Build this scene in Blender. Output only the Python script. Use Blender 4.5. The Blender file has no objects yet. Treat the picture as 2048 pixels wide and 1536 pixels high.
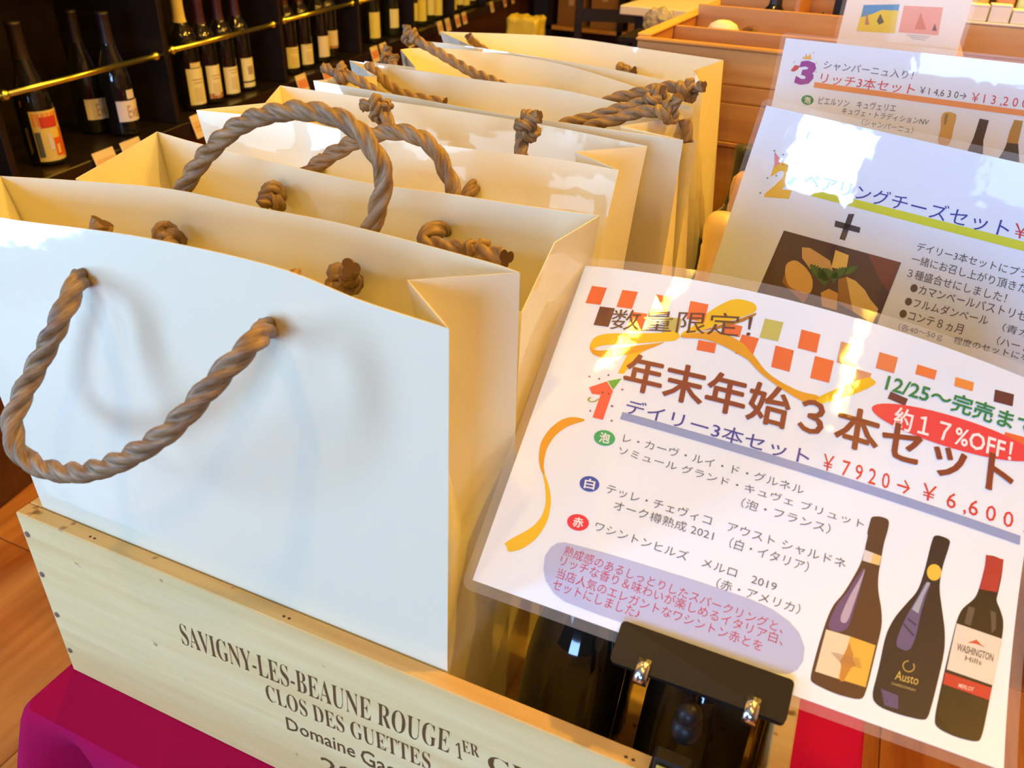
import bpy, bmesh, math, random
from math import sin, cos, pi, radians, sqrt, atan2
from mathutils import Vector, Matrix, noise
random.seed(7)
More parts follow.
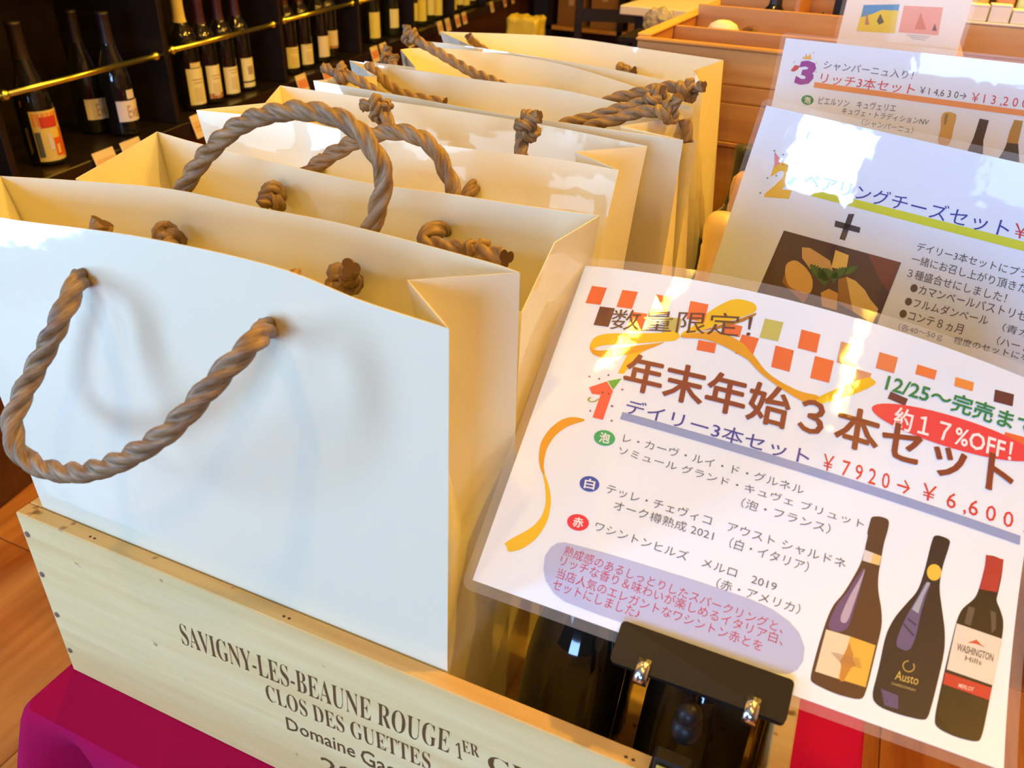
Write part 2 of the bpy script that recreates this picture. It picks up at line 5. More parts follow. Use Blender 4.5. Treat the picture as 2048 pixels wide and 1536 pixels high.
D = {
 'bags': [{'F': [[-0.02,0.025,0.392],[0.043,0.026,0.3901],[0.1501,0.026,0.399],[0.2396,0.026,0.4003],[0.2901,0.026,0.3932],[0.3379,0.026,0.3896]],'B': [[-0.0255,0.0788,0.39],[0.0271,0.0977,0.39],[0.0875,0.114,0.39],[0.1567,0.1136,0.39],[0.2246,0.115,0.39],[0.3262,0.1041,0.39],[0.3412,0.1001,0.39]],'iL': [0.004,0.045,0.385],'iR': [0.2943,0.0632,0.39],'bot': [0.0122,0.0128,0.343,0.105]},{'F': [[0.0196,0.0995,0.39],[0.06,0.119,0.376],[0.15,0.126,0.37],[0.25,0.124,0.368],[0.3394,0.11,0.3616]],'B': [[-0.0257,0.2165,0.39],[0.0328,0.2057,0.39],[0.1744,0.1898,0.39],[0.2467,0.1973,0.39],[0.2987,0.2008,0.39],[0.3498,0.2074,0.39]],'iL': [-0.0004,0.153,0.39],'iR': [0.34,0.155,0.388],'bot': [0.0125,0.118,0.334,0.205]},{'F': [[-0.0514,0.2885,0.39],[0.037,0.3047,0.39],[0.1019,0.298,0.39],[0.1846,0.3008,0.39],[0.2793,0.3128,0.39],[0.3299,0.31,0.39]],'B': [[-0.0575,0.4119,0.39],[0.0254,0.4123,0.39],[0.1565,0.4121,0.39],[0.2434,0.4048,0.39],[0.3297,0.388,0.39]],'iL': [-0.0203,0.3425,0.39],'iR': [0.2843,0.3405,0.39],'bot': [0.0125,0.2535,0.325,0.35]},{'F': [[-0.0454,0.4511,0.39],[0.0556,0.4411,0.39],[0.1853,0.424,0.39],[0.2354,0.4252,0.39],[0.3511,0.4237,0.39]],'B': [[-0.0803,0.5689,0.39],[0.0845,0.5561,0.39],[0.1834,0.5583,0.39],[0.2665,0.53,0.39],[0.3296,0.5118,0.39]],'iL': [-0.0055,0.5088,0.39],'iR': [0.2903,0.4413,0.39],'bot': [0.0125,0.435,0.345,0.515]},{'F': [[-0.07,0.585,0.388],[0.1,0.572,0.385],[0.26,0.545,0.38],[0.3427,0.525,0.3666]],'B': [[-0.0726,0.6711,0.39],[-0.0627,0.6931,0.39],[0.0027,0.7197,0.39],[0.1271,0.7025,0.39],[0.2607,0.6118,0.39],[0.3299,0.5515,0.39]],'iL': [0.0038,0.5762,0.39],'iR': [0.29,0.55,0.38],'bot': [0.0125,0.53,0.34,0.61]},{'F': [[-0.0852,0.747,0.39],[-0.0225,0.7494,0.39],[0.1195,0.7221,0.39],[0.2028,0.7021,0.39],[0.2864,0.6684,0.39],[0.3131,0.6673,0.39]],'B': [[-0.1071,0.8394,0.39],[0.048,0.905,0.39],[0.195,0.8777,0.39],[0.2991,0.8562,0.39]],'iL': [0.0026,0.7389,0.39],'iR': [0.2835,0.7567,0.39],'bot': [0.0125,0.69,0.33,0.8]}],
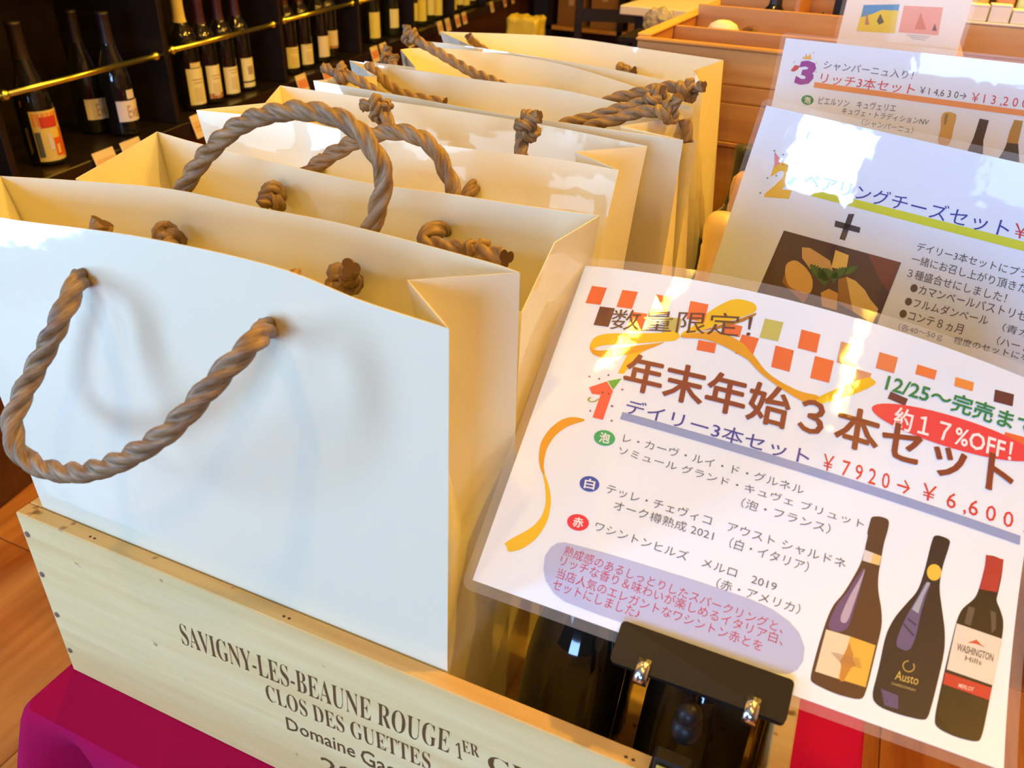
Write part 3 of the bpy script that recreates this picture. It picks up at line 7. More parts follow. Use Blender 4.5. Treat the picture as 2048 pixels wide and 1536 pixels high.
 's1': [[1,'checker_square',[[0.00886,0.18041],[0.01884,0.18047],[0.01837,0.16943],[0.00852,0.16908]],[0.74,0.14,0.035],1],[1,'checker_square',[[0.02894,0.18068],[0.03886,0.18098],[0.0385,0.17048],[0.02867,0.16995]],[0.74,0.14,0.035],1],[1,'checker_square',[[0.0502,0.18134],[0.06016,0.18159],[0.05981,0.17096],[0.04993,0.17051]],[0.74,0.14,0.035],1],[1,'checker_square',[[0.07166,0.18138],[0.08259,0.18152],[0.08325,0.17153],[0.0724,0.17121]],[0.74,0.14,0.035],1],[1,'checker_square',[[0.01838,0.16846],[0.02805,0.1689],[0.02781,0.15727],[0.01825,0.15661]],[0.12,0.03,0.02],1],[1,'checker_square',[[0.03937,0.1688],[0.04872,0.16938],[0.04849,0.15854],[0.03922,0.15778]],[0.74,0.14,0.035],1],[1,'checker_square',[[0.06008,0.17014],[0.0698,0.17067],[0.07011,0.16094],[0.06046,0.16025]],[0.45,0.42,0.12],1],[1,'checker_square',[[0.08272,0.16154],[0.09336,0.1621],[0.09383,0.15664],[0.08323,0.15601]],[0.74,0.14,0.035],1],[1,'checker_square',[[0.09534,0.17419],[0.10512,0.17422],[0.10515,0.16823],[0.0954,0.16813]],[0.74,0.14,0.035],1],[1,'checker_square',[[0.11625,0.18109],[0.12686,0.18147],[0.12666,0.17137],[0.11608,0.17088]],[0.5,0.48,0.12],1],[1,'checker_square',[[0.10607,0.17008],[0.11596,0.17031],[0.11499,0.1598],[0.10513,0.15947]],[0.74,0.14,0.035],1],[1,'checker_square',[[0.1259,0.16905],[0.13649,0.16915],[0.13714,0.15796],[0.1266,0.15775]],[0.74,0.14,0.035],1],[1,'checker_square',[[0.1375,0.18041],[0.14825,0.18058],[0.1487,0.17112],[0.13799,0.17086]],[0.74,0.14,0.035],1],[1,'checker_square',[[0.14833,0.16946],[0.15892,0.16981],[0.15929,0.15849],[0.14874,0.15805]],[0.74,0.14,0.035],1],[1,'checker_square',[[0.15992,0.18011],[0.17042,0.18048],[0.17088,0.16991],[0.16042,0.16946]],[0.62,0.3,0.14],1],[1,'checker_square',[[0.17159,0.16935],[0.17984,0.16951],[0.17961,0.16123],[0.17138,0.16105]],[0.62,0.3,0.18],1],[1,'checker_square',[[0.18113,0.18079],[0.19124,0.18105],[0.19125,0.17299],[0.18117,0.17271]],[0.72,0.2,0.07],1],[1,'checker_square',[[0.20196,0.18086],[0.21247,0.18124],[0.21238,0.17647],[0.20189,0.17608]],[0.8,0.2,0.05],1],[1,'checker_square',[[0.22247,0.18132],[0.23229,0.18195],[0.2326,0.17758],[0.2228,0.17695]],[0.8,0.28,0.05],1],[1,'checker_square',[[0.24348,0.18244],[0.2534,0.18359],[0.254,0.17782],[0.2441,0.17668]],[0.12,0.03,0.03],1],[1,'checker_square',[[0.19175,0.164],[0.20146,0.16329],[0.20081,0.15951],[0.19111,0.16022]],[0.12,0.03,0.03],1],[1,'checker_square',[[0.25308,0.1646],[0.26468,0.16598],[0.26486,0.16146],[0.25329,0.1601]],[0.74,0.14,0.035],1],[1,'ribbon_print',[[0.01989,0.14434],[0.02125,0.14955],[0.0276,0.15322],[0.044,0.15654],[0.06269,0.16118],[0.06799,0.16347],[0.07227,0.16133],[0.06975,0.15794],[0.06422,0.1564],[0.04592,0.15079],[0.02985,0.14669],[0.02393,0.14372],[0.02403,0.14162],[0.02148,0.14164]],[0.78,0.5,0.008],1],[1,'ribbon_print',[[0.02021,0.1438],[0.02393,0.1419],[0.02988,0.14297],[0.04628,0.1497],[0.06054,0.1547],[0.06484,0.15637],[0.05553,0.14952],[0.04237,0.14293],[0.03132,0.13881],[0.02433,0.13896],[0.02119,0.14158]],[0.7,0.33,0.01],1],[1,'ribbon_print',[[0.0713,0.16251],[0.07692,0.16739],[0.08293,0.17669],[0.08973,0.18326],[0.09705,0.18796],[0.10867,0.18772],[0.11107,0.18353],[0.10281,0.17853],[0.08798,0.16984],[0.07299,0.16093]],[0.78,0.5,0.008],1],[1,'ribbon_print',[[0.08303,0.16681],[0.09057,0.17096],[0.10296,0.17803],[0.11068,0.18292],[0.11078,0.18163],[0.10503,0.1769],[0.09158,0.16956]],[0.4,0.16,0.01],2],[1,'ribbon_print',[[0.04439,0.14428],[0.05545,0.14979],[0.05123,0.1459],[0.04895,0.13984],[0.04579,0.13277],[0.04225,0.13234]],[0.78,0.5,0.008],0],[1,'ribbon_print',[[0.07154,0.16173],[0.08067,0.1649],[0.08846,0.16831],[0.10027,0.16779],[0.10966,0.16526],[0.11711,0.16132],[0.10761,0.16595],[0.11594,0.16091],[0.12459,0.15453],[0.13382,0.1516],[0.14598,0.14964],[0.15548,0.1509],[0.15701,0.14828],[0.15061,0.14482],[0.13834,0.14742],[0.12267,0.15243],[0.11242,0.15841],[0.11481,0.15755],[0.10238,0.16079],[0.09321,0.16233],[0.0843,0.1627],[0.0726,0.16028]],[0.7,0.33,0.01],3],[1,'ribbon_print',[[0.15061,0.14482],[0.15567,0.15019],[0.16635,0.15873],[0.1792,0.16786],[0.18106,0.16693],[0.18422,0.16566],[0.17477,0.15749],[0.16097,0.14871],[0.15379,0.14516]],[0.78,0.5,0.008],3],[1,'ribbon_print',[[0.03422,0.10218],[0.02471,0.10166],[0.01822,0.09798],[0.01308,0.09061],[0.01085,0.08189],[0.01302,0.07309],[0.01603,0.06825],[0.01805,0.06601],[0.02027,0.06526],[0.01704,0.07071],[0.01562,0.07967],[0.01786,0.08834],[0.02368,0.09587]],[0.7,0.33,0.01],1],[1,'ribbon_print',[[0.0178,0.06665],[0.02218,0.06017],[0.02629,0.0509],[0.02629,0.04324],[0.02297,0.03597],[0.01013,0.02369],[0.01257,0.02241],[0.01447,0.01959],[0.02169,0.02357],[0.02781,0.03131],[0.03062,0.04184],[0.02916,0.0518],[0.02589,0.0585],[0.02028,0.06562]],[0.78,0.5,0.008],1],[1,'digit_print',[[0.02819,0.12013],[0.03755,0.1262],[0.04281,0.1219],[0.04249,0.10462],[0.03601,0.10426],[0.03634,0.11778],[0.03121,0.117]],[0.8,0.1,0.06],1],[1,'party_hat_print',[[0.03803,0.12657],[0.04551,0.12997],[0.0428,0.12257]],[0.1,0.4,0.03],2],[1,'ribbon_print',[[0.03646,0.11503],[0.0342,0.11265],[0.03071,0.11199],[0.02919,0.11363],[0.0308,0.11525],[0.03165,0.11459],[0.03052,0.1134],[0.03175,0.11256],[0.03392,0.11345],[0.0359,0.11575]],[0.35,0.4,0.05],2],[1,'eye_print',[[0.03772,0.11963],[0.03764,0.11927],[0.03724,0.11902],[0.03674,0.11903],[0.03645,0.11929],[0.03653,0.11965],[0.03693,0.1199],[0.03743,0.11989]],[0.15,0.02,0.01],3],[1,'eye_print',[[0.0415,0.11977],[0.04142,0.11941],[0.04101,0.11917],[0.04052,0.11917],[0.04023,0.11943],[0.04031,0.11979],[0.04071,0.12004],[0.04121,0.12003]],[0.15,0.02,0.01],3],[1,'star_print',[[0.02695,0.12638],[0.02682,0.12577],[0.02617,0.1256],[0.02565,0.12605],[0.02579,0.12667],[0.02644,0.12684]],[0.25,0.08,0.25],1],[1,'star_print',[[0.03313,0.1266],[0.03299,0.12599],[0.03235,0.12582],[0.03184,0.12627],[0.03198,0.12688],[0.03263,0.12705]],[0.25,0.08,0.25],1],[1,'star_print',[[0.03785,0.13005],[0.03771,0.12944],[0.03706,0.12927],[0.03656,0.12972],[0.0367,0.13033],[0.03734,0.13049]],[0.25,0.08,0.25],1],[1,'star_print',[[0.04729,0.13129],[0.04715,0.13069],[0.04651,0.13053],[0.04602,0.13097],[0.04616,0.13157],[0.0468,0.13173]],[0.25,0.08,0.25],1],[1,'star_print',[[0.04863,0.12423],[0.04848,0.12363],[0.04785,0.12346],[0.04736,0.1239],[0.0475,0.1245],[0.04814,0.12467]],[0.25,0.08,0.25],1],[1,'star_print',[[0.04592,0.11368],[0.04578,0.11308],[0.04515,0.11291],[0.04466,0.11333],[0.0448,0.11393],[0.04543,0.11411]],[0.25,0.08,0.25],1],[1,'star_print',[[0.0455,0.11368],[0.04536,0.11307],[0.04473,0.1129],[0.04424,0.11333],[0.04438,0.11393],[0.04501,0.1141]],[0.25,0.08,0.25],1],[1,'star_print',[[0.03416,0.10761],[0.03402,0.10701],[0.03339,0.10683],[0.03289,0.10726],[0.03302,0.10786],[0.03366,0.10804]],[0.25,0.08,0.25],1],[1,'star_print',[[0.04819,0.10581],[0.04805,0.10521],[0.04743,0.10503],[0.04694,0.10545],[0.04708,0.10605],[0.0477,0.10623]],[0.25,0.08,0.25],1],[0,'notice_text','数量限定！',[[0.02892,0.15594],[0.11098,0.16936],[0.02734,0.16814]],[0.1,0.03,0.02],0,4],[0,'headline_text','年末年始３本セット',[[0.04744,0.12492],[0.26252,0.13374],[0.04562,0.14532]],[0.22,0.04,0.015],0.006,4],[0,'subtitle_text','デイリー3本セット',[[0.05341,0.11184],[0.15948,0.11455],[0.05307,0.12024]],[0.04,0.035,0.32],0.004,2],[1,'underline_bar',[[0.0521,0.11205],[0.27011,0.11741],[0.27032,0.11279],[0.05195,0.10791]],[0.25,0.33,0.62],1],[0,'price_text','￥ 7 9 2 0 →',[[0.16675,0.11507],[0.21311,0.11697],[0.16597,0.12336]],[0.62,0.03,0.02],0.002,2],[0,'price_text','￥ 6 ,6 0 0 ！',[[0.21897,0.11645],[0.2727,0.11843],[0.21866,0.12629]],[0.62,0.03,0.02],0.002,2],[1,'round_badge',[[0.05294,0.09604],[0.05292,0.09508],[0.05259,0.09412],[0.05196,0.09322],[0.05107,0.09243],[0.04996,0.09177],[0.04868,0.09129],[0.0473,0.09101],[0.04588,0.09094],[0.04451,0.09109],[0.04323,0.09144],[0.04213,0.092],[0.04125,0.09271],[0.04064,0.09356],[0.04033,0.0945],[0.04034,0.09547],[0.04067,0.09643],[0.0413,0.09734],[0.04221,0.09814],[0.04333,0.09879],[0.04462,0.09927],[0.04602,0.09954],[0.04744,0.0996],[0.04882,0.09945],[0.05009,0.09908],[0.05119,0.09853],[0.05205,0.09781],[0.05265,0.09697]],[0.02,0.38,0.14],1],[0,'badge_text','泡',[[0.04401,0.09215],[0.05028,0.09285],[0.04329,0.09779]],[0.85,0.85,0.87],0.02,2],[1,'round_badge',[[0.05246,0.06944],[0.05245,0.0685],[0.05216,0.06756],[0.0516,0.06667],[0.0508,0.06588],[0.04978,0.06523],[0.04862,0.06475],[0.04736,0.06447],[0.04606,0.06439],[0.0448,0.06453],[0.04362,0.06487],[0.0426,0.0654],[0.04179,0.0661],[0.04122,0.06692],[0.04092,0.06783],[0.04092,0.06878],[0.04121,0.06973],[0.04177,0.07062],[0.04259,0.07141],[0.04361,0.07206],[0.04478,0.07254],[0.04606,0.07282],[0.04736,0.0729],[0.04863,0.07275],[0.0498,0.07241],[0.05081,0.07187],[0.05161,0.07117],[0.05217,0.07035]],[0.02,0.07,0.45],1],[0,'badge_text','白',[[0.04412,0.06553],[0.05028,0.06632],[0.04339,0.07105]],[0.85,0.85,0.87],0.02,2],[1,'round_badge',[[0.05365,0.04788],[0.05365,0.04689],[0.05333,0.0459],[0.05272,0.04496],[0.05185,0.04413],[0.05075,0.04344],[0.04949,0.04292],[0.04812,0.0426],[0.04671,0.0425],[0.04534,0.04262],[0.04406,0.04297],[0.04296,0.04351],[0.04207,0.04422],[0.04146,0.04507],[0.04114,0.04602],[0.04113,0.04702],[0.04145,0.04801],[0.04206,0.04895],[0.04295,0.04979],[0.04406,0.05049],[0.04534,0.051],[0.04672,0.05132],[0.04813,0.05141],[0.04951,0.05129],[0.05077,0.05094],[0.05187,0.05039],[0.05274,0.04968],[0.05335,0.04882]],[0.75,0.02,0.05],1],[0,'badge_text','赤',[[0.04487,0.04388],[0.05095,0.04471],[0.04413,0.04929]],[0.85,0.85,0.87],0.02,2],[0,'wine_text','レ・カーヴ・ルイ・ド・グルネル',[[0.05746,0.09615],[0.16069,0.09937],[0.05707,0.10096]],[0.1,0.1,0.13],-0.004,2],[0,'wine_text','ソミュール グランド・キュヴェ ブリュット',[[0.05709,0.08911],[0.19458,0.09292],[0.05678,0.09363]],[0.1,0.1,0.13],-0.004,2],[0,'wine_text','（泡・フランス）',[[0.13038,0.08271],[0.1784,0.08426],[0.13058,0.08797]],[0.1,0.1,0.13],-0.004,2],[0,'wine_text','テッレ・チェヴィコ\u3000アウスト シャルドネ',[[0.05713,0.06677],[0.19006,0.06975],[0.05681,0.07209]],[0.1,0.1,0.13],-0.004,2],[0,'wine_text','オーク樽熟成 2021',[[0.06409,0.05964],[0.12119,0.061],[0.0638,0.06492]],[0.1,0.1,0.13],-0.004,2],[0,'wine_text','（白・イタリア）',[[0.12996,0.06044],[0.17217,0.06145],[0.13026,0.06627]],[0.1,0.1,0.13],-0.004,2],[0,'wine_text','ワシントンヒルズ\u3000メルロ\u30002019',[[0.05744,0.04596],[0.15913,0.0469],[0.05747,0.05103]],[0.1,0.1,0.13],-0.004,2],[0,'wine_text','（赤・アメリカ）',[[0.12902,0.03841],[0.17288,0.03936],[0.12937,0.04394]],[0.1,0.1,0.13],-0.004,2],[1,'rounded_panel',[[0.04427,0.03471],[0.06442,0.03625],[0.09307,0.0375],[0.12078,0.03852],[0.14826,0.03875],[0.15986,0.03757],[0.16911,0.03456],[0.17509,0.03069],[0.17919,0.02462],[0.17989,0.01787],[0.17805,0.01255],[0.17412,0.00903],[0.16822,0.00762],[0.15591,0.00645],[0.1301,0.00603],[0.10325,0.0056],[0.07527,0.00517],[0.0547,0.00563],[0.04732,0.00784],[0.04082,0.01229],[0.03714,0.01797],[0.03561,0.0244],[0.0372,0.02992],[0.04001,0.03305]],[0.42,0.48,0.76],1],[0,'blurb_text','熟成感のあるしっとりしたスパークリングと、',[[0.04494,0.02796],[0.16722,0.02729],[0.04536,0.03338]],[0.5,0.02,0.09],-0.004,3],[0,'blurb_text','リッチな香り＆味わいが楽しめるイタリア白、',[[0.04488,0.0224],[0.16856,0.02149],[0.04494,0.02796]],[0.5,0.02,0.09],-0.004,3],[0,'blurb_text','当店人気のエレガントなワシントン赤とを',[[0.04529,0.01565],[0.15941,0.01501],[0.04534,0.02117]],[0.5,0.02,0.09],-0.004,3],[0,'blurb_text','セットにしました♪',[[0.04525,0.00935],[0.09524,0.00978],[0.0453,0.01483]],[0.5,0.02,0.09],-0.004,3],[0,'date_text','12/25～完売まで',[[0.18841,0.1632],[0.26795,0.16674],[0.1886,0.17268]],[0.01,0.22,0.06],0.02,4],[1,'oval_badge',[[0.2699,0.15813],[0.26926,0.15685],[0.26761,0.15551],[0.26499,0.15415],[0.26146,0.15281],[0.25711,0.15154],[0.25204,0.15036],[0.24636,0.14932],[0.24021,0.14845],[0.23374,0.14777],[0.2271,0.14729],[0.22044,0.14704],[0.21392,0.14701],[0.20771,0.1472],[0.20196,0.14761],[0.19683,0.14821],[0.19243,0.14899],[0.1889,0.14992],[0.18632,0.15098],[0.18477,0.15213],[0.1843,0.15334],[0.18491,0.15457],[0.18659,0.1558],[0.1893,0.157],[0.19296,0.15815],[0.19748,0.15922],[0.20274,0.16019],[0.2086,0.16106],[0.21491,0.1618],[0.22151,0.1624],[0.22823,0.16286],[0.23492,0.16316],[0.2414,0.1633],[0.24752,0.16326],[0.25314,0.16304],[0.25811,0.16264],[0.26232,0.16206],[0.26567,0.16131],[0.26808,0.16039],[0.2695,0.15932]],[0.75,0.05,0.06],2],[0,'discount_text','約１７%OFF！',[[0.19698,0.14692],[0.25886,0.15121],[0.19631,0.15804]],[0.85,0.85,0.87],0.015,4],[1,'bottle_print',[[0.19709,0.10045],[0.20171,0.10209],[0.20621,0.10185],[0.20645,0.09585],[0.20581,0.09032],[0.2062,0.08225],[0.20647,0.07203],[0.20787,0.0649],[0.21122,0.05641],[0.21291,0.04842],[0.21222,0.03415],[0.21101,0.01125],[0.20815,0.00865],[0.19747,0.0076],[0.18616,0.00891],[0.18472,0.01118],[0.1853,0.02637],[0.18646,0.04118],[0.1881,0.05021],[0.19205,0.05801],[0.19595,0.07109],[0.19732,0.07796],[0.19752,0.09025],[0.19671,0.09156],[0.19697,0.09749]],[0.075,0.028,0.015],1],[1,'bottle_print',[[0.19709,0.10045],[0.20171,0.10209],[0.20621,0.10185],[0.20645,0.09585],[0.20591,0.08983],[0.2061,0.08274],[0.1972,0.08217],[0.19752,0.09025],[0.19671,0.09156],[0.19697,0.09749]],[0.055,0.022,0.018],2],[1,'bottle_print',[[0.19951,0.07524],[0.19647,0.06833],[0.19348,0.05855],[0.18956,0.05075],[0.18735,0.03755],[0.19337,0.0375],[0.19756,0.04106],[0.19851,0.05289],[0.19943,0.06478]],[0.12,0.07,0.19],2],[1,'bottle_print',[[0.19962,0.0747],[0.19855,0.06909],[0.19485,0.05731],[0.19272,0.04615],[0.19337,0.04294],[0.19653,0.04354],[0.19797,0.05558],[0.19929,0.0682]],[0.42,0.36,0.5],3],[1,'bottle_print',[[0.19733,0.08287],[0.20176,0.08273],[0.20161,0.07728],[0.19743,0.07709]],[0.65,0.62,0.62],3],[1,'bottle_print',[[0.20176,0.08273],[0.20613,0.08258],[0.20602,0.07762],[0.20161,0.07728]],[0.7,0.52,0.2],3],[1,'label_print',[[0.18733,0.03704],[0.19912,0.03777],[0.19751,0.01523],[0.18642,0.01489]],[0.72,0.62,0.45],3],[1,'label_print',[[0.19912,0.03777],[0.2116,0.03779],[0.2105,0.01585],[0.19751,0.01523]],[0.72,0.42,0.06],3],[1,'label_print',[[0.19945,0.03487],[0.20065,0.03209],[0.2021,0.02976],[0.2024,0.02701],[0.20432,0.02489],[0.20237,0.02273],[0.20109,0.01869],[0.20013,0.01479],[0.19864,0.01458],[0.19785,0.01746],[0.19773,0.02169],[0.19685,0.02421],[0.1978,0.02743],[0.19856,0.03058]],[0.5,0.22,0.04],4],[1,'label_print',[[0.19215,0.02675],[0.20536,0.02849],[0.20535,0.02813],[0.19216,0.02639]],[0.4,0.2,0.08],5],[1,'label_print',[[0.19325,0.02601],[0.2058,0.02751],[0.20579,0.02716],[0.19325,0.02565]],[0.4,0.2,0.08],5],[1,'label_print',[[0.19435,0.02527],[0.20624,0.02654],[0.20623,0.02618],[0.19435,0.02491]],[0.4,0.2,0.08],5],[1,'label_print',[[0.19544,0.02454],[0.20667,0.02557],[0.20667,0.02521],[0.19544,0.02418]],[0.4,0.2,0.08],5],[1,'label_print',[[0.19653,0.0238],[0.20711,0.02459],[0.2071,0.02424],[0.19653,0.02344]],[0.4,0.2,0.08],5],[1,'bottle_print',[[0.22921,0.10285],[0.23732,0.10299],[0.23728,0.09903],[0.23581,0.08745],[0.23603,0.0773],[0.23913,0.06698],[0.24204,0.05693],[0.24326,0.04607],[0.24123,0.02297],[0.23976,0.01196],[0.23774,0.00994],[0.22753,0.00866],[0.21767,0.00881],[0.21366,0.01227],[0.2149,0.02669],[0.21524,0.04487],[0.21775,0.05442],[0.22172,0.06271],[0.22656,0.07188],[0.22786,0.08288],[0.22844,0.09757]],[0.015,0.006,0.014],1],[1,'bottle_print',[[0.22933,0.0782],[0.23207,0.07809],[0.23086,0.07247],[0.2296,0.06055],[0.22928,0.04906],[0.22745,0.04045],[0.2212,0.04031],[0.22059,0.04404],[0.22282,0.05626],[0.22707,0.06931]],[0.1,0.08,0.22],2],[1,'bottle_print',[[0.22994,0.07786],[0.23156,0.0779],[0.22961,0.07027],[0.2285,0.0607],[0.22513,0.06171],[0.22758,0.06951]],[0.32,0.36,0.5],3],[1,'bottle_print',[[0.22409,0.0568],[0.22845,0.05485],[0.22839,0.05439],[0.22405,0.05621]],[0.02,0.01,0.04],4],[1,'bottle_print',[[0.22263,0.05336],[0.2283,0.04939],[0.22806,0.0488],[0.22244,0.05285]],[0.02,0.01,0.04],4],[1,'bottle_print',[[0.21735,0.01785],[0.22546,0.01749],[0.22635,0.01091],[0.22005,0.01053]],[0.08,0.06,0.2],2],[1,'seal_print',[[0.23584,0.08509],[0.2359,0.084],[0.23573,0.08289],[0.23534,0.08184],[0.23475,0.08093],[0.234,0.08022],[0.23315,0.07975],[0.23225,0.07955],[0.23136,0.07965],[0.23055,0.08003],[0.22986,0.08067],[0.22935,0.08153],[0.22905,0.08254],[0.22898,0.08363],[0.22915,0.08474],[0.22954,0.08579],[0.23013,0.0867],[0.23088,0.08741],[0.23173,0.08788],[0.23264,0.08807],[0.23353,0.08798],[0.23435,0.0876],[0.23504,0.08696],[0.23554,0.0861]],[0.75,0.5,0.06],3],[1,'wreath_print',[[0.23056,0.03525],[0.23043,0.03485],[0.23007,0.03471],[0.22984,0.03498],[0.22998,0.03538],[0.23033,0.03552]],[0.5,0.36,0.1],3],[1,'wreath_print',[[0.2309,0.03455],[0.23077,0.03414],[0.23042,0.03401],[0.23019,0.03427],[0.23032,0.03468],[0.23068,0.03482]],[0.5,0.36,0.1],3],[1,'wreath_print',[[0.23101,0.03373],[0.23088,0.03333],[0.23052,0.03319],[0.23029,0.03346],[0.23043,0.03386],[0.23078,0.034]],[0.5,0.36,0.1],3],[1,'wreath_print',[[0.23086,0.03289],[0.23073,0.03248],[0.23037,0.03235],[0.23015,0.03261],[0.23028,0.03302],[0.23063,0.03315]],[0.5,0.36,0.1],3],[1,'wreath_print',[[0.23048,0.0321],[0.23034,0.03169],[0.22999,0.03155],[0.22976,0.03182],[0.22989,0.03222],[0.23025,0.03236]],[0.5,0.36,0.1],3],[1,'wreath_print',[[0.22989,0.03143],[0.22976,0.03103],[0.22941,0.03089],[0.22918,0.03116],[0.22931,0.03156],[0.22967,0.0317]],[0.5,0.36,0.1],3],[1,'wreath_print',[[0.22917,0.03097],[0.22904,0.03056],[0.22869,0.03043],[0.22846,0.03069],[0.22859,0.03109],[0.22895,0.03123]],[0.5,0.36,0.1],3],[1,'wreath_print',[[0.22838,0.03074],[0.22825,0.03034],[0.22789,0.0302],[0.22767,0.03046],[0.2278,0.03087],[0.22815,0.031]],[0.5,0.36,0.1],3],[1,'wreath_print',[[0.22759,0.03077],[0.22746,0.03037],[0.2271,0.03023],[0.22688,0.0305],[0.22701,0.0309],[0.22736,0.03104]],[0.5,0.36,0.1],3],[1,'wreath_print',[[0.22689,0.03107],[0.22676,0.03067],[0.2264,0.03053],[0.22617,0.03079],[0.2263,0.0312],[0.22666,0.03133]],[0.5,0.36,0.1],3],[1,'wreath_print',[[0.22633,0.03159],[0.2262,0.03119],[0.22585,0.03105],[0.22562,0.03132],[0.22575,0.03172],[0.2261,0.03186]],[0.5,0.36,0.1],3],[1,'wreath_print',[[0.22598,0.0323],[0.22585,0.03189],[0.2255,0.03176],[0.22527,0.03202],[0.2254,0.03243],[0.22575,0.03256]],[0.5,0.36,0.1],3],[1,'wreath_print',[[0.22587,0.03311],[0.22574,0.03271],[0.22539,0.03257],[0.22516,0.03284],[0.22529,0.03324],[0.22564,0.03338]],[0.5,0.36,0.1],3],[1,'wreath_print',[[0.22602,0.03396],[0.22589,0.03355],[0.22553,0.03342],[0.2253,0.03368],[0.22543,0.03409],[0.22579,0.03422]],[0.5,0.36,0.1],3],[1,'wreath_print',[[0.2264,0.03475],[0.22627,0.03435],[0.22591,0.03421],[0.22568,0.03448],[0.22581,0.03488],[0.22617,0.03502]],[0.5,0.36,0.1],3],[1,'wreath_print',[[0.22698,0.03542],[0.22685,0.03501],[0.22649,0.03487],[0.22626,0.03514],[0.22639,0.03554],[0.22675,0.03568]],[0.5,0.36,0.1],3],[1,'wreath_print',[[0.22771,0.03588],[0.22758,0.03548],[0.22722,0.03534],[0.22699,0.03561],[0.22712,0.03601],[0.22748,0.03615]],[0.5,0.36,0.1],3],[0,'bottle_text','Austo',[[0.22278,0.02462],[0.23333,0.02567],[0.22302,0.02929]],[0.6,0.45,0.12],0,3],[0,'bottle_text','CHARDONNAY',[[0.22158,0.02162],[0.23286,0.02221],[0.22162,0.02291]],[0.5,0.4,0.15],0,3],[1,'bottle_print',[[0.25575,0.1024],[0.26389,0.10268],[0.26427,0.09499],[0.26368,0.08509],[0.26324,0.08102],[0.26563,0.07728],[0.26786,0.07245],[0.26827,0.06435],[0.26538,0.03102],[0.26332,0.0106],[0.26045,0.00849],[0.25209,0.00756],[0.24477,0.00855],[0.24231,0.011],[0.24367,0.02945],[0.24639,0.06172],[0.24682,0.06552],[0.24822,0.071],[0.25348,0.07825],[0.25478,0.08449],[0.25571,0.09636]],[0.014,0.006,0.005],1],[1,'bottle_print',[[0.25532,0.10187],[0.26388,0.10262],[0.26403,0.0961],[0.26313,0.08518],[0.25485,0.08366],[0.25565,0.09627]],[0.38,0.03,0.03],2],[1,'bottle_print',[[0.25101,0.07333],[0.25416,0.07341],[0.2533,0.064],[0.25019,0.06392]],[0.09,0.07,0.065],2],[1,'bottle_print',[[0.26128,0.07506],[0.26391,0.07495],[0.26486,0.06683],[0.26313,0.0639]],[0.09,0.07,0.065],2],[1,'label_print',[[0.24674,0.06264],[0.26795,0.06294],[0.26611,0.03856],[0.24515,0.03838]],[0.68,0.64,0.6],3],[1,'label_print',[[0.24466,0.03666],[0.26578,0.03717],[0.26518,0.0307],[0.24422,0.03067]],[0.45,0.03,0.03],3],[1,'mountain_print',[[0.25287,0.05508],[0.25522,0.05684],[0.25662,0.05807],[0.25884,0.05657],[0.26097,0.05573],[0.2584,0.05595],[0.25636,0.05588]],[0.55,0.08,0.03],4],[0,'bottle_text','WASHINGTON',[[0.24825,0.04929],[0.26508,0.05003],[0.24846,0.05323]],[0.12,0.1,0.08],0.02,4],[0,'bottle_text','Hills',[[0.25261,0.04588],[0.26017,0.04631],[0.25278,0.0485]],[0.15,0.12,0.1],0.01,4],[0,'bottle_text','MERLOT',[[0.25118,0.03164],[0.25792,0.03205],[0.25141,0.03375]],[0.8,0.6,0.55],0.01,4]],
